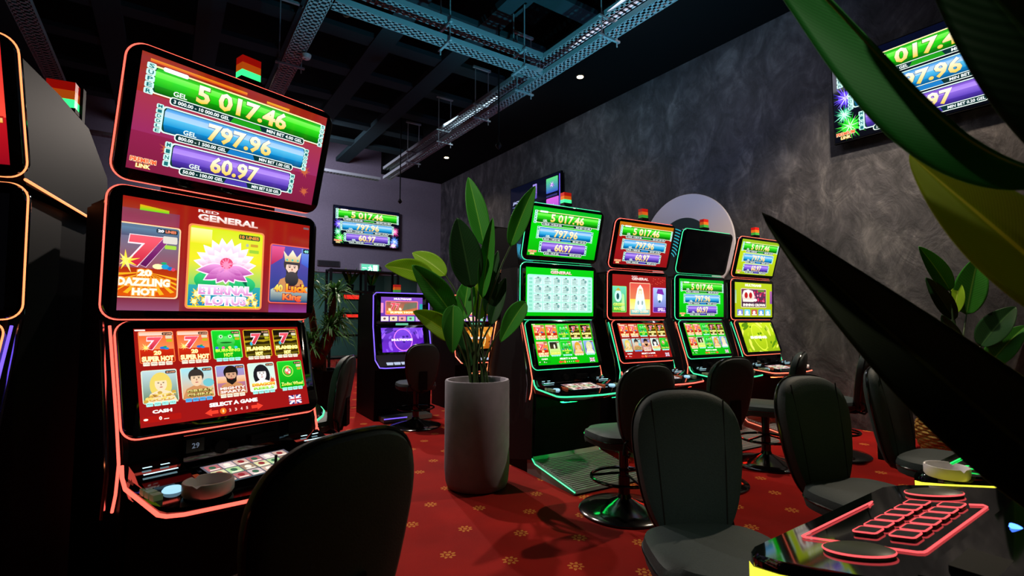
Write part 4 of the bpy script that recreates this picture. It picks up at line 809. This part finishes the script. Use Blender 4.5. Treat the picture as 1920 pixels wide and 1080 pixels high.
vt = thing('wall_vent', 'dark ventilation grille on the back wall beside the exit sign', 'vent', (3.25, YB, 2.53)); MB().box(-.27, -.03, 0, .27, -.002, .14).build('frame', mat('vent_grey', (58, 56, 62), .6), vt)
for i in range(5): MB().box(-.25, -.036, .015 + i * .024, .25, -.03, .027 + i * .024).build('slat', MATTE, vt)

# ------------------------------------------------------------------ slot machines
m29 = slot_machine('slot_machine', 'large nearest slot machine with red neon, lotus picture and number plate 29', (.191, 2.265), R(19.7), {'top_screen': 'jack_red', 'middle_screen': 'lotus', 'lower_screen': 'sel_red'}, 'red', 'red', None, 29)
def plate(m, txt):
    t = MB().box(-.175, -.134, .742, -.118, -.128, .786).build('number_plate', mat('plate_black', (14, 16, 24), .3), m)
    vs, fs, a, b, c, d = glyphs(txt, .01); k = .018 / (d - c)
    MB().add([(-.146 + (x - (a + b) / 2) * k, -.1348, .755 + (y - c) * k) for x, y in vs], fs).build('number', mat('plate_white', (150, 165, 185), .5, emit=(120, 135, 160), strength=.5), t)
plate(m29, '29')
RG = 'row of three-screen slot machines in front of the plaster wall'
rowA = [((2.71, 3.215), -3.4, 'jack_green', 'paytable', 'sel_green', 'mint', 'coral', 'mint', 'slot machine with green neon and green screens beside the tall grey planter'),
        ((3.74, 3.265), -4.0, 'jack_crim', 'priestess', 'sel_red', 'red', 'mint', 'red', 'slot machine with red neon and red screens, second from the grey planter'),
        ((4.675, 3.235), -4.0, 'off', 'jack_green', 'sel_green', 'mint', 'coral', 'red', 'slot machine with green neon whose top screen is switched off'),
        ((5.59, 3.187), -3.6, 'jack_yellow', 'crown', 'oval', 'coral', 'mint', 'coral', 'slot machine with orange neon and yellow screens, closest to the plaster wall')]
RA = []
for loc, a, p1, p2, p3, c1, c2, ft, lb in rowA: RA.append(slot_machine('slot_machine', lb, loc, R(a), {'top_screen': p1, 'middle_screen': p2, 'lower_screen': p3}, c1, c2, RG, None, p1 == 'jack_green', ft))
mA = slot_machine('slot_machine', 'slot machine with orange neon cut off by the left picture edge', (-.795, 2.41), R(-12), {'top_screen': 'red_link', 'middle_screen': 'off', 'lower_screen': 'oval'}, 'orange', 'violet', None, None, False, detail=1, deep=.85)
mY = slot_machine('slot_machine', 'slot machine mostly hidden behind the large red one, its mint-lit deck showing', (.31, 3.29), R(78), {'top_screen': 'jack_green', 'middle_screen': 'paytable', 'lower_screen': 'sel_green'}, 'mint', 'mint', None, None, True, detail=1)
mT = slot_machine('slot_machine', 'slot machine seen side-on behind the planter, dark with an orange rim', (2.965, 4.13), R(180), {'top_screen': 'jack_crim', 'middle_screen': 'priestess', 'lower_screen': 'sel_red'}, 'orange', 'orange', None, None, False, detail=1, deep=.46)
# overhead red sign behind the machine at the left edge
sg = thing('overhead_sign', 'red sparkling overhead sign behind the slot machine at the left edge', 'sign', (-1.00, 3.90, 2.05), R(-8))
MB().box(-.55, .0, 0, .55, .05, .52).build('frame', BLACK, sg); o = obj('display', pic('red_link', .88), sg, wall_m((.09, -.002, .012), (1, 0, 0))); MB().box(-.05, .0, -2.05, .05, .05, 0).build('post', MATTE, sg)
tower(sg, .47, -.04, .36, True, 1.7)

# two-screen cabinets further back
def upright(label, loc, rz, top, low, nm, group):
    t = thing('slot_machine', label, 'slot machine', (loc[0], loc[1], 0), rz, group)
    MB().extrude(prof([(-.72, 0), (.02, 0), (.04, .55), (.06, .70), (.03, .78), (-.06, 1.10), (-.06, 1.50), (-.10, 1.54), (-.68, 1.52), (-.72, 1.44)]), (Vector((-.36, 0, 0)), Vector((.36, 0, 0)))).build('cabinet', BLACK, t)
    for k, (v0, z0, v1, z1), key in (('top_screen', (-.05, 1.17, -.05, 1.48), top), ('lower_screen', (.045, .80, -.045, 1.12), low)):
        o = obj(k, slab(MB(), rrect(-.33, -.03, .33, .36 if k == 'top_screen' else .35, .03, 4), -.04, 0, .006).mesh('bezel', GLOSS, True), t, plane_m(v0, z0, v1, z1)); p = obj('display', pic(key, .54), o); p.location = (0, .01, 0)
    dk = MB().extrude(prof([(.02, .60), (.22, .62), (.24, .66), (.05, .78)]), (Vector((-.36, 0, 0)), Vector((.36, 0, 0)))).build('button_deck', BLACK, t)
    for i in range(6): MB().box(-.27 + i * .09, -.225, .672, -.20 + i * .09, -.18, .70).build('play_button', neon('play_button', (210, 225, 255), .8), dk)
    nb = MB()
    for s in (-1, 1): nb.tube([(s * .362, .06, 1.50), (s * .362, .05, 1.12), (s * .362, -.03, .82), (s * .362, -.06, .72), (s * .362, -.23, .645)], .007, 6)
    nb.tube([(-.362, -.23, .645), (-.30, -.255, .64), (.30, -.255, .64), (.362, -.23, .645)], .007, 6).tube([(-.362, .06, 1.50), (-.33, .055, 1.535), (.33, .055, 1.535), (.362, .06, 1.50)], .006, 6); nb.build('neon_rim', nm, t)
    MB().box(-.08, .045, 1.135, .08, .055, 1.16).build('badge', neon('badge', (120, 230, 180), .7), t)
    MB().box(-.3, -.22, .01, .3, -.02, .06).build('foot_rest', mat('foot_rest_metal'), t); MB().box(-.30, -.224, .045, -.02, -.220, .055).build('foot_light', nm, t)
    tower(t, .0, .25, 1.55, False, 1.1)
    return t
upright('two-screen slot machine with purple screens behind the grey planter', (2.42, 5.90), R(-2), 'purple', 'vortex', N_VIOLET, 'two-screen slot machines further back')
upright('two-screen slot machine with red neon half hidden by the planter leaves', (3.52, 5.95), R(-2), 'purple', 'orange', N_CORAL, 'two-screen slot machines further back')

# deck machines in the right foreground, facing away from the lens
def deck_machine(label, cx, nm, yellow, group):
    t = thing('slot_machine', label, 'slot machine', (cx, .18, 0), pi, group)       # local -y is world +y
    MB().box(-.40, .05, 0, .40, .50, 2.1).build('cabinet', BLACK, t)
    for s in (-1, 1): MB().tube([(s * .392, .045, .90), (s * .392, .045, 2.06)], .006, 6).build('neon_strip', N_YELLOW, t)
    o = obj('upper_panel', slab(MB(), rrect(-.36, 0, .36, .48, .03, 4), -.03, 0, .006).mesh('bezel', GLOSS, True), t, plane_m(-.05, 1.55, -.05, 2.0)); p = obj('display', pic('jack_yellow' if yellow else 'jack_tv', .64), o); p.location = (0, .06, 0)
    MB().extrude(prof([(.0, 0.0), (.05, 0.0), (.16, .62), (.0, .70)]), (Vector((-.38, 0, 0)), Vector((.38, 0, 0)))).build('belly', MATTE, t)
    o = obj('display_panel', slab(MB(), rrect(-.36, 0, .36, .48, .03, 4), -.03, 0, .006).mesh('bezel', GLOSS, True), t, plane_m(-.05, .98, -.08, 1.45)); p = obj('display', pic('paytable', .64), o); p.location = (0, .06, 0)
    rad = [(-.41, .10), (-.41, .36), (-.395, .42), (-.35, .455), (.35, .455), (.395, .42), (.41, .36), (.41, .10)]
    def zz(v): return .706 + (.455 - v) * .21
    rings = [[(x * .97, -v * .985, zz(v) - .09) for x, v in rad], [(x, -v, zz(v) - .075) for x, v in rad], [(x, -v, zz(v) - .012) for x, v in rad], [(x * .985, -(.10 + (v - .10) * .985), zz(v)) for x, v in rad]]
    d = MB().loft(rings).build('button_deck', GLOSS, t, True)
    for s in (-1, 1):
        e = MB(); P = [(s * .412, v) for v in (.12, .24, .36)] + [(s * .398, .42), (s * .37, .446)]
        for a, b in zip(P[:-1], P[1:]): e.add([(a[0] * 1.002, -a[1] * 1.003, zz(a[1]) - .064), (b[0] * 1.002, -b[1] * 1.003, zz(b[1]) - .064), (b[0] * 1.002, -b[1] * 1.003, zz(b[1]) - .024), (a[0] * 1.002, -a[1] * 1.003, zz(a[1]) - .024)], [(0, 1, 2, 3)])
        e.build('edge_light', N_YELLOW, d)
    def q(x, v, h=.0022): return (x, -v, zz(v) + h)
    # world +x is local -x: the deck is laid out as seen from the lens
    MB().tube([q(-.10, .395), q(-.14, .402), q(.20, .402), q(.235, .402), q(.24, .395), q(.24, .19), q(.235, .182), q(.225, .18), q(-.17, .18), q(-.185, .19), q(-.18, .215)], .0021, 6).build('outline_neon', nm, d)
    for r_, (v0, v1) in enumerate(((.33, .285), (.262, .217))):
        for i in range(6):
            x0 = .165 - i * .058; pts = rrect(x0 - .046, v1, x0, v0, .006, 2)
            k = MB(); k.loft([[q(x, v, -.004) for x, v in pts], [q(x, v, .007) for x, v in pts]]); b = k.build('play_button', mat('button_dark', (44, 40, 44), .3), d)
            MB().tube([q(x, v, .006) for x, v in pts], .0017, 6, True).build('button_neon', nm, b)
    for cxx, cv in ((.285, .272), (-.275, .31)):
        c = [(cxx + .042 * cos(2 * pi * i / 32), cv + .062 * sin(2 * pi * i / 32)) for i in range(32)]
        b = MB().loft([[q(x, v, -.004) for x, v in c], [q(x, v, .008) for x, v in c], [q(cxx + (x - cxx) * .8, cv + (v - cv) * .8, .012) for x, v in c]]).build('round_button', mat('button_olive', (70, 74, 56), .4), d, True)
        MB().tube([q(x, v, .006) for x, v in c], .0021, 6, True).build('button_neon', nm, b)
    u = MB().extrude(prof([(.02, .72), (.155, .742), (.15, .775), (.02, .80)]), (Vector((-.37, 0, 0)), Vector((.37, 0, 0)))).build('cash_unit', GLOSS, t)
    MB().tube([(.005, -.10, .783), (.005, -.0985, .789)], .010, 12).build('blue_light', neon('blue_led', (60, 110, 255), 6), u); MB().box(.22, -.12, .775, .33, -.06, .792).build('ticket_slot', MATTE, u)
    return t
DG = 'deck machines in the right foreground'
deck_machine('slot machine deck with red-lit buttons in the bottom right corner', 1.42, N_PINK, True, DG)
deck_machine('slot machine deck with green-lit outline beside the far white ashtray', 2.38, N_GREEN, True, DG)
deck_machine('slot machine deck mostly hidden behind the dark hanging leaf', 3.36, N_PINK, False, DG)

# ashtrays
ashtray('white ashtray on the deck of the large red slot machine', on_machine(m29, -.215, .40, .6735), .07)
ashtray('white ashtray on the dark deck beside the green-lit outline', (1.975, .535, .725), .056)
ashtray('white ashtray on the deck of the yellow-screened machine by the wall', on_machine(RA[3], .22, .40, .672), .066)
ashtray('pale ashtray on the mint-lit deck behind the large red machine', on_machine(mY, -.02, .37, .675), .066)

# ------------------------------------------------------------------ chairs
CG = 'black swivel casino chairs'
chair('black chair seen from behind in front of the large red slot machine', (.23, 1.335), R(19), CG, .03)
chair('black chair at the green slot machine beside the planter', (2.42, 2.27), R(-14), CG)
chair('black chair at the red slot machine second from the planter', (3.33, 2.30), R(-12), CG)
chair('black chair turned sideways at the machine with the switched-off top screen', (4.18, 2.32), R(20), CG)
chair('black chair turned sideways nearest to the plaster wall', (4.95, 2.13), R(16), CG)
chair('nearest of the black chairs drawn up to the foreground decks', (1.43, .96), R(146), CG)
chair('middle one of the three black chairs drawn up to the foreground decks', (2.37, .90), R(163), CG)
chair('farthest of the black chairs at the foreground decks, beside the woven basket', (3.27, .88), R(178), CG)
chair('black chair at the purple two-screen slot machine', (2.36, 5.36), R(-8), CG)
chair('dark chair back behind the large red machine, left of the purple machine', (.86, 3.86), R(60), CG)

# ------------------------------------------------------------------ plants
def leaf_mat(name, dark, light, trans=0.12, veins=150, relief=.12):
    if name in MATS: return MATS[name]
    m = mat(name, dark, 0.5, spec=0.22); nt, b, N = nodes(m); L = nt.links
    uv = N('ShaderNodeUVMap'); sp = N('ShaderNodeSeparateXYZ'); L.new(uv.outputs[0], sp.inputs[0])
    d = N('ShaderNodeMath', operation='SUBTRACT'); L.new(sp.outputs[0], d.inputs[0]); d.inputs[1].default_value = .5
    ab = N('ShaderNodeMath', operation='ABSOLUTE'); L.new(d.outputs[0], ab.inputs[0])
    rib = N('ShaderNodeMath', operation='LESS_THAN'); L.new(ab.outputs[0], rib.inputs[0]); rib.inputs[1].default_value = .022
    sl = N('ShaderNodeMath', operation='MULTIPLY_ADD'); L.new(ab.outputs[0], sl.inputs[0]); sl.inputs[1].default_value = -.35; L.new(sp.outputs[1], sl.inputs[2])
    sn = N('ShaderNodeMath', operation='MULTIPLY'); L.new(sl.outputs[0], sn.inputs[0]); sn.inputs[1].default_value = veins
    si = N('ShaderNodeMath', operation='SINE'); L.new(sn.outputs[0], si.inputs[0])
    r = ramp(nt, si.outputs[0], [(.0, dark), (1.0, tuple(min(255, int(x * 1.10)) for x in dark))])
    mx = N('ShaderNodeMix', data_type='RGBA'); L.new(rib.outputs[0], mx.inputs[0]); L.new(r.outputs[0], mx.inputs[6]); mx.inputs[7].default_value = (*lin(light), 1); L.new(mx.outputs[2], b.inputs['Base Color'])
    bump(nt, b, si.outputs[0], relief, .001)
    tr = N('ShaderNodeBsdfTranslucent'); L.new(mx.outputs[2], tr.inputs[0]); ms = N('ShaderNodeMixShader'); ms.inputs[0].default_value = trans
    L.new(b.outputs[0], ms.inputs[1]); L.new(tr.outputs[0], ms.inputs[2]); L.new(ms.outputs[0], nt.nodes['Material Output'].inputs[0])
    return m
LEAF = leaf_mat('leaf_green', (58, 138, 44), (120, 180, 70), .35); LEAFY = leaf_mat('leaf_yellow_green', (132, 172, 34), (180, 205, 80), .35); LEAFD = leaf_mat('leaf_dark_shaded', (28, 66, 32), (56, 96, 52), .15); STEM = mat('stem_green', (44, 66, 30), .5)  # LEAFD: darker green, puts shade into the colour of turned-away leaves
LEAFF = leaf_mat('leaf_broad_green', (56, 156, 66), (190, 200, 80), .25, 420, .03); LEAFO = leaf_mat('leaf_broad_olive', (42, 52, 14), (84, 94, 36), .2, 420, .03); LEAFV = leaf_mat('leaf_underside', (176, 186, 40), (245, 235, 100), .55, 420, .03)
def bez(P, t):
    P = [Vector(p) for p in P]
    while len(P) > 1: P = [a.lerp(b, t) for a, b in zip(P[:-1], P[1:])]
    return P[0]
def leaf(name, ctrl, width, normal, material, parent, fold=.25, wave=.04, n=22, shape=.75, M=None, roll=0.0, side=(1.0, 1.0)):
    """blade along the bezier ctrl (base -> tip), half-width width, folded up along its midrib"""
    vs, fs, uvs = [], [], []; nrm = Vector(normal).normalized(); k = 6
    for i in range(n + 1):
        t = i / n; p = bez(ctrl, t); q = bez(ctrl, min(t + .01, 1)) - bez(ctrl, max(t - .01, 0)); q.normalize()
        sd = q.cross(nrm).normalized(); up = sd.cross(q).normalized()
        a = roll * t; sd, up = sd * cos(a) + up * sin(a), up * cos(a) - sd * sin(a)
        w = width * max(sin(pi * t ** shape) ** .72, 0.012) * (1 if t < .985 else .35)
        for j in range(-k, k + 1):
            s = j / k; ss = s * w * (side[0] if s < 0 else side[1])
            v = p + sd * ss * cos(fold * abs(s)) + up * (abs(ss) * sin(fold) + wave * w * sin(9 * t + 3 * s) * abs(s)) 
            vs.append(v); uvs.append((.5 + s / 2, t))
    c = 2 * k + 1
    for i in range(n):
        for j in range(c - 1): a = i * c + j; fs.append((a, a + 1, a + c + 1, a + c))
    # a second skin gives the blade its thickness
    N0 = len(vs); up0 = nrm * -.0012
    me = bpy.data.meshes.new(name); me.from_pydata([tuple(v) for v in vs], [], fs); u = me.uv_layers.new(name='UVMap')
    for p in me.polygons:
        for li in p.loop_indices: u.data[li].uv = uvs[me.loops[li].vertex_index]
    me.materials.append(material); me.polygons.foreach_set('use_smooth', [True] * len(me.polygons)); me.update()
    o = obj(name, me, parent); sm = o.modifiers.new('thickness', 'SOLIDIFY'); sm.thickness = .0015; sm.offset = 0
    return o
def plant_leaves(t, specs, base, d0):
    """specs: tip px, base px, depth offset of tip and base, half-width, material, bend"""
    Mi = t.matrix_world.inverted() if False else Matrix.Translation(-Vector(t.location))
    for (tx, ty), (bx, by), dt, db, w, m, fold in specs:
        tip = Mi @ at(tx, ty, d0 + dt); bs = Mi @ at(bx, by, d0 + db); mid = (tip + bs) / 2 + Vector((0, 0, .06 * (tip - bs).length + .01))
        toc = (Vector((0, 0, CAM_H)) - Vector(t.location) - mid).normalized()
        lf = leaf('leaf', [bs, mid, tip], w, toc + Vector((0, 0, .35)), m, t, fold)
        b0 = Vector((base[0] + random.uniform(-.06, .06), base[1] + random.uniform(-.06, .06), base[2]))
        pts = [bez([b0, b0 + Vector((0, 0, .45 * max(.1, bs.z - b0.z))) + (bs - b0) * .12, bs], q / 8) for q in range(9)]
        MB().tube(pts, [.010 - .0005 * q for q in range(9)], 6).build('stem', STEM, lf, True)
pl = (1.90, 3.215)
CONC = noisy('grey_concrete', (116, 110, 124), (126, 120, 134), 14, .8, .08)
pt = thing('planter', 'tall round grey planter standing on the carpet', 'planter', (pl[0], pl[1], 0))
MB().lathe([(.0, 0), (.195, 0), (.215, .012), (.228, .05), (.236, .14), (.236, .755), (.231, .765), (.214, .765), (.209, .755), (.207, .70), (0, .70)], 56).build('pot', CONC, pt, True)
MB().lathe([(0, .715), (.12, .72), (.2, .70)], 30).build('soil', noisy('dark_soil', (14, 11, 9), (26, 20, 16), 60, .95, .6), pt)
bp = thing('potted_plant', 'tall broad-leaved plant growing in the round grey planter', 'plant', (pl[0], pl[1], .70))
plant_leaves(bp, [((721, 499), (812, 522), -.25, -.1, .085, LEAFY, .3), ((773, 474), (836, 517), .15, .05, .078, LEAFY, .3), ((772, 497), (852, 596), -.3, -.1, .10, LEAF, .3), ((774, 584), (852, 636), -.3, -.1, .085, LEAFY, .35), ((848, 664), (850, 572), -.3, -.25, .085, LEAF, .5),
    ((857, 408), (884, 540), -.1, 0, .125, LEAFD, .3), ((878, 332), (908, 462), .2, .1, .085, LEAF, .35), ((924, 408), (904, 560), .0, .0, .07, LEAF, .7), ((1004, 348), (957, 462), -.15, -.05, .075, LEAF, .45), ((938, 642), (986, 566), -.2, -.2, .075, LEAF, .4),
    ((880, 520), (868, 600), .1, .0, .08, LEAF, .4), ((905, 520), (898, 600), .15, .1, .075, LEAFY, .4), ((934, 470), (912, 590), .1, .05, .06, LEAFD, .5), ((862, 610), (880, 690), .05, 0, .07, LEAFD, .5), ((948, 520), (920, 610), .1, .0, .06, LEAFD, .4)], (0, 0, .02), 3.70)
# woven basket and the plant in it, by the wall at the right
bk = thing('woven_basket', 'round woven basket standing by the plaster wall behind the chairs', 'basket', (5.86, 1.50, 0))
rows = MB()
for k in range(13):
    r = .21 + .075 * sin(pi * (k + 2) / 17); rows.tube([((r + .008 * sin(14 * a + (k % 2) * pi)) * cos(a), (r + .008 * sin(14 * a + (k % 2) * pi)) * sin(a), .012 + k * .026) for a in [2 * pi * i / 84 for i in range(84)]], .015, 6, True)
q = rows.build('weave', noisy('straw', (120, 96, 44), (170, 140, 70), 90, .8, .3), bk, True); MB().lathe([(0, .01), (.22, .01), (.25, .16), (.21, .32), (.20, .32), (.2, .28), (0, .28)], 30).build('liner', RUBBER, bk, True)
rpn = thing('potted_plant', 'broad-leaved plant in the woven basket by the plaster wall', 'plant', (5.86, 1.50, .28))
plant_leaves(rpn, [((1722, 462), (1782, 545), .0, .1, .09, LEAF, .5), ((1735, 520), (1790, 600), .1, .1, .08, LEAFD, .4), ((1835, 480), (1812, 590), .0, .1, .13, LEAF, .4), ((1800, 530), (1788, 590), .1, .1, .07, LEAFY, .5), ((1905, 575), (1838, 650), -.1, 0, .12, LEAFD, .4), ((1925, 610), (1850, 690), -.1, 0, .11, LEAF, .4), ((1885, 690), (1840, 740), -.1, 0, .09, LEAFD, .4), ((1765, 590), (1800, 660), 0, 0, .07, LEAFD, .4), ((1700, 640), (1790, 700), 0, 0, .08, LEAFD, .4)], (0, 0, 0), 4.55)
# spiky plant with trunks far left of the purple machine
ypot = thing('planter', 'dark square planter of the spiky plant behind the chairs', 'planter', (1.75, 7.2, 0)); MB().loft([[(x * g, y * g, z) for x, y in rrect(-.25, -.25, .25, .25, .03, 3)] for z, g in ((0, .85), (.02, .88), (.5, 1.0), (.52, 1.0), (.52, .9), (.46, .9))]).build('pot', MATTE, ypot)
yp = thing('spiky_plant', 'spiky plant with bare brown trunks left of the purple machine', 'plant', (1.75, 7.2, .46)); BARK = noisy('brown_bark', (104, 58, 40), (138, 78, 52), 25, .85, .5); SPIKE = leaf_mat('leaf_spiky', (58, 104, 44), (70, 110, 50), .2)
for k, (hx, hy, hz) in enumerate(((-.18, .0, 1.24), (.16, -.1, 1.10), (.26, .1, .74), (-.20, -.2, .42), (.05, -.25, .62))):
    MB().tube([bez([(random.uniform(-.06, .06), random.uniform(-.06, .06), 0), (hx * .2, hy * .2, hz * .5), (hx * .9, hy, hz * .7), (hx, hy, hz)], q / 8) for q in range(9)], [.06 - .003 * q for q in range(9)], 8).build('trunk', BARK, yp, True)
    b = MB(); rnd = random.Random(k)
    for i in range(80):
        a = rnd.random() * 2 * pi; el = rnd.uniform(-.3, 1.4); l = rnd.uniform(.28, .46); d = Vector((cos(a) * cos(el), sin(a) * cos(el), sin(el))); sd = Vector((-sin(a), cos(a), 0)) * .012; o = Vector((hx, hy, hz)); P = [bez([o, o + d * l * .6, o + d * l + Vector((0, 0, -.16 - .12 * rnd.random()))], q / 5) for q in range(6)]
        vs = []
        for q, p in enumerate(P): w = (1, 1.2, 1.1, .9, .6, .05)[q]; vs += [p - sd * w, p + sd * w]
        b.add(vs, [(2 * q, 2 * q + 1, 2 * q + 3, 2 * q + 2) for q in range(5)])
    f = b.build('leaf_tuft', SPIKE, yp); f['kind'] = 'stuff'
# big leaves in the right foreground: a plant standing just outside the frame
fp = thing('potted_plant', 'broad-leaved plant whose big blurred leaves hang across the right foreground', 'plant', (.78, -.30, .40))
fpot = thing('planter', 'grey planter of the big foreground leaves, outside the picture at the right', 'planter', (.78, -.30, 0)); MB().lathe([(0, 0), (.18, 0), (.2, .02), (.2, .44), (.18, .44), (.18, .40), (0, .40)], 40).build('pot', CONC, fpot, True)
def fleaf(pix, w, m, toward, fold, roll=0.0, shape=.75, side=(1.0, 1.0), wave=.04):
    P = [at(x, y, d) - Vector(fp.location) for x, y, d in pix]
    toward = (Vector((0, 0, CAM_H)) - Vector(fp.location) - (P[1] + P[2]) / 2).normalized() + Vector(toward)
    lf = leaf('leaf', P, w, toward, m, fp, fold, wave, 40, shape, None, roll, side)
    b0 = Vector((random.uniform(-.05, .05), random.uniform(-.05, .05), 0)); pts = [bez([b0, b0 + Vector((0, 0, .35)), P[0] - (P[1] - P[0]) * .25, P[0]], q / 8) for q in range(9)]
    MB().tube(pts, [.012 - .0005 * q for q in range(9)], 6).build('stem', STEM, lf, True)
back = Vector((-sin(YAW), -cos(YAW), 0))
fleaf([(2000, 330, .52), (1735, 300, .62), (1635, 20, .70), (1335, -190, .80)], .088, LEAFF, (0, 0, .2), .3, 0, .8, (.62, .05))
fleaf([(2120, 660, .50), (1960, 500, .56), (1830, 400, .62), (1705, 290, .70)], .046, LEAFV, (0, 0, .15), .4, 0, .8)
fleaf([(2170, 1030, .50), (1880, 812, .60), (1640, 610, .72), (1428, 398, .86)], .060, LEAFO, (0, 0, .1), .3, 0, .62, (1, 1), .02)
fleaf([(2220, 430, .46), (2050, 210, .5), (1890, 20, .55), (1700, -190, .6)], .055, LEAFD, (0, 0, 0), .3, 0, .8)

# ------------------------------------------------------------------ behind the opening in the back wall
sh = thing('shelving_frame', 'tall open black metal shelving frame behind the purple machine', 'shelf', (3.75, 11.6, 0))
for x in (-.78, 0, .78):
    for y in (-.18, .18): MB().box(x - .025, y - .025, 0, x + .025, y + .025, 2.35).build('post', MATTE, sh)
for z in (.35, .85, 1.35, 1.85, 2.32): MB().box(-.80, -.2, z - .02, .80, .2, z + .02).build('shelf', MATTE, sh)
for i, (x, lb) in enumerate(((3.45, 'small green potted plant on the shelving frame, left one'), (3.95, 'small green potted plant on the shelving frame, right one'))):
    t = thing('potted_plant', lb, 'plant', (x, 11.6, 1.87)); MB().lathe([(0, 0), (.07, 0), (.09, .14), (.08, .14), (.07, .12), (0, .12)], 20).build('pot', MATTE, t, True)
    for k in range(5): a = k * 1.3 + i; leaf('leaf', [(0, 0, .12), (.05 * cos(a), .05 * sin(a), .3), (.22 * cos(a), .22 * sin(a), .42 + .03 * k)], .055, (cos(a + 1.5), -1, .5), LEAFY if k % 2 else LEAF, t, .3, .04, 10)
for i, (z, x0, x1) in enumerate(((1.98, 4.9, 6.25), (1.36, 4.9, 6.25))):
    t = thing('red_light_bar', ('upper', 'lower')[i] + ' red light bar on the far wall beyond the opening', 'light bar', ((x0 + x1) / 2, 17.15, z)); MB().box(-(x1 - x0) / 2, -.03, -.07, (x1 - x0) / 2, .03, .07).build('tube', neon('red_bar', (235, 40, 30), 1.1), t); MB().box(-(x1 - x0) / 2 - .03, .0, -.09, (x1 - x0) / 2 + .03, .048, .09).build('housing', BLACK, t)
lamp('AREA', (3.0, 15.4, 2.9), 90, (.55, .9, .85), (3.0, 16.0, 0), 1.5)

# added uplights behind the machine bank, put in to colour the ceiling and trays
for i, (x, y, c, pw) in enumerate(((2.74, 3.55, (.10, .75, 1.0), 450), (4.71, 3.57, (.22, .5, 1.0), 120))):
    t = thing('fill_uplight', ('added cyan fill lamp behind the green slot machine', 'added blue fill lamp behind the machine with the dark top screen')[i], 'fill_uplight', (x, y, 1.661))
    MB().lathe([(0, 0), (.06, 0), (.06, .05), (.045, .05), (.04, .03), (0, .03)], 20).build('body', MATTE, t, True); MB().lathe([(0, .032), (.039, .033)], 16).build('lens', neon('fill_uplight_%d' % i, tuple(int(255 * q) for q in c), 4), t)
    lamp('SPOT', (x, y, 1.72), pw, c, (x, y + 1.2, 5.2), .05, 130)
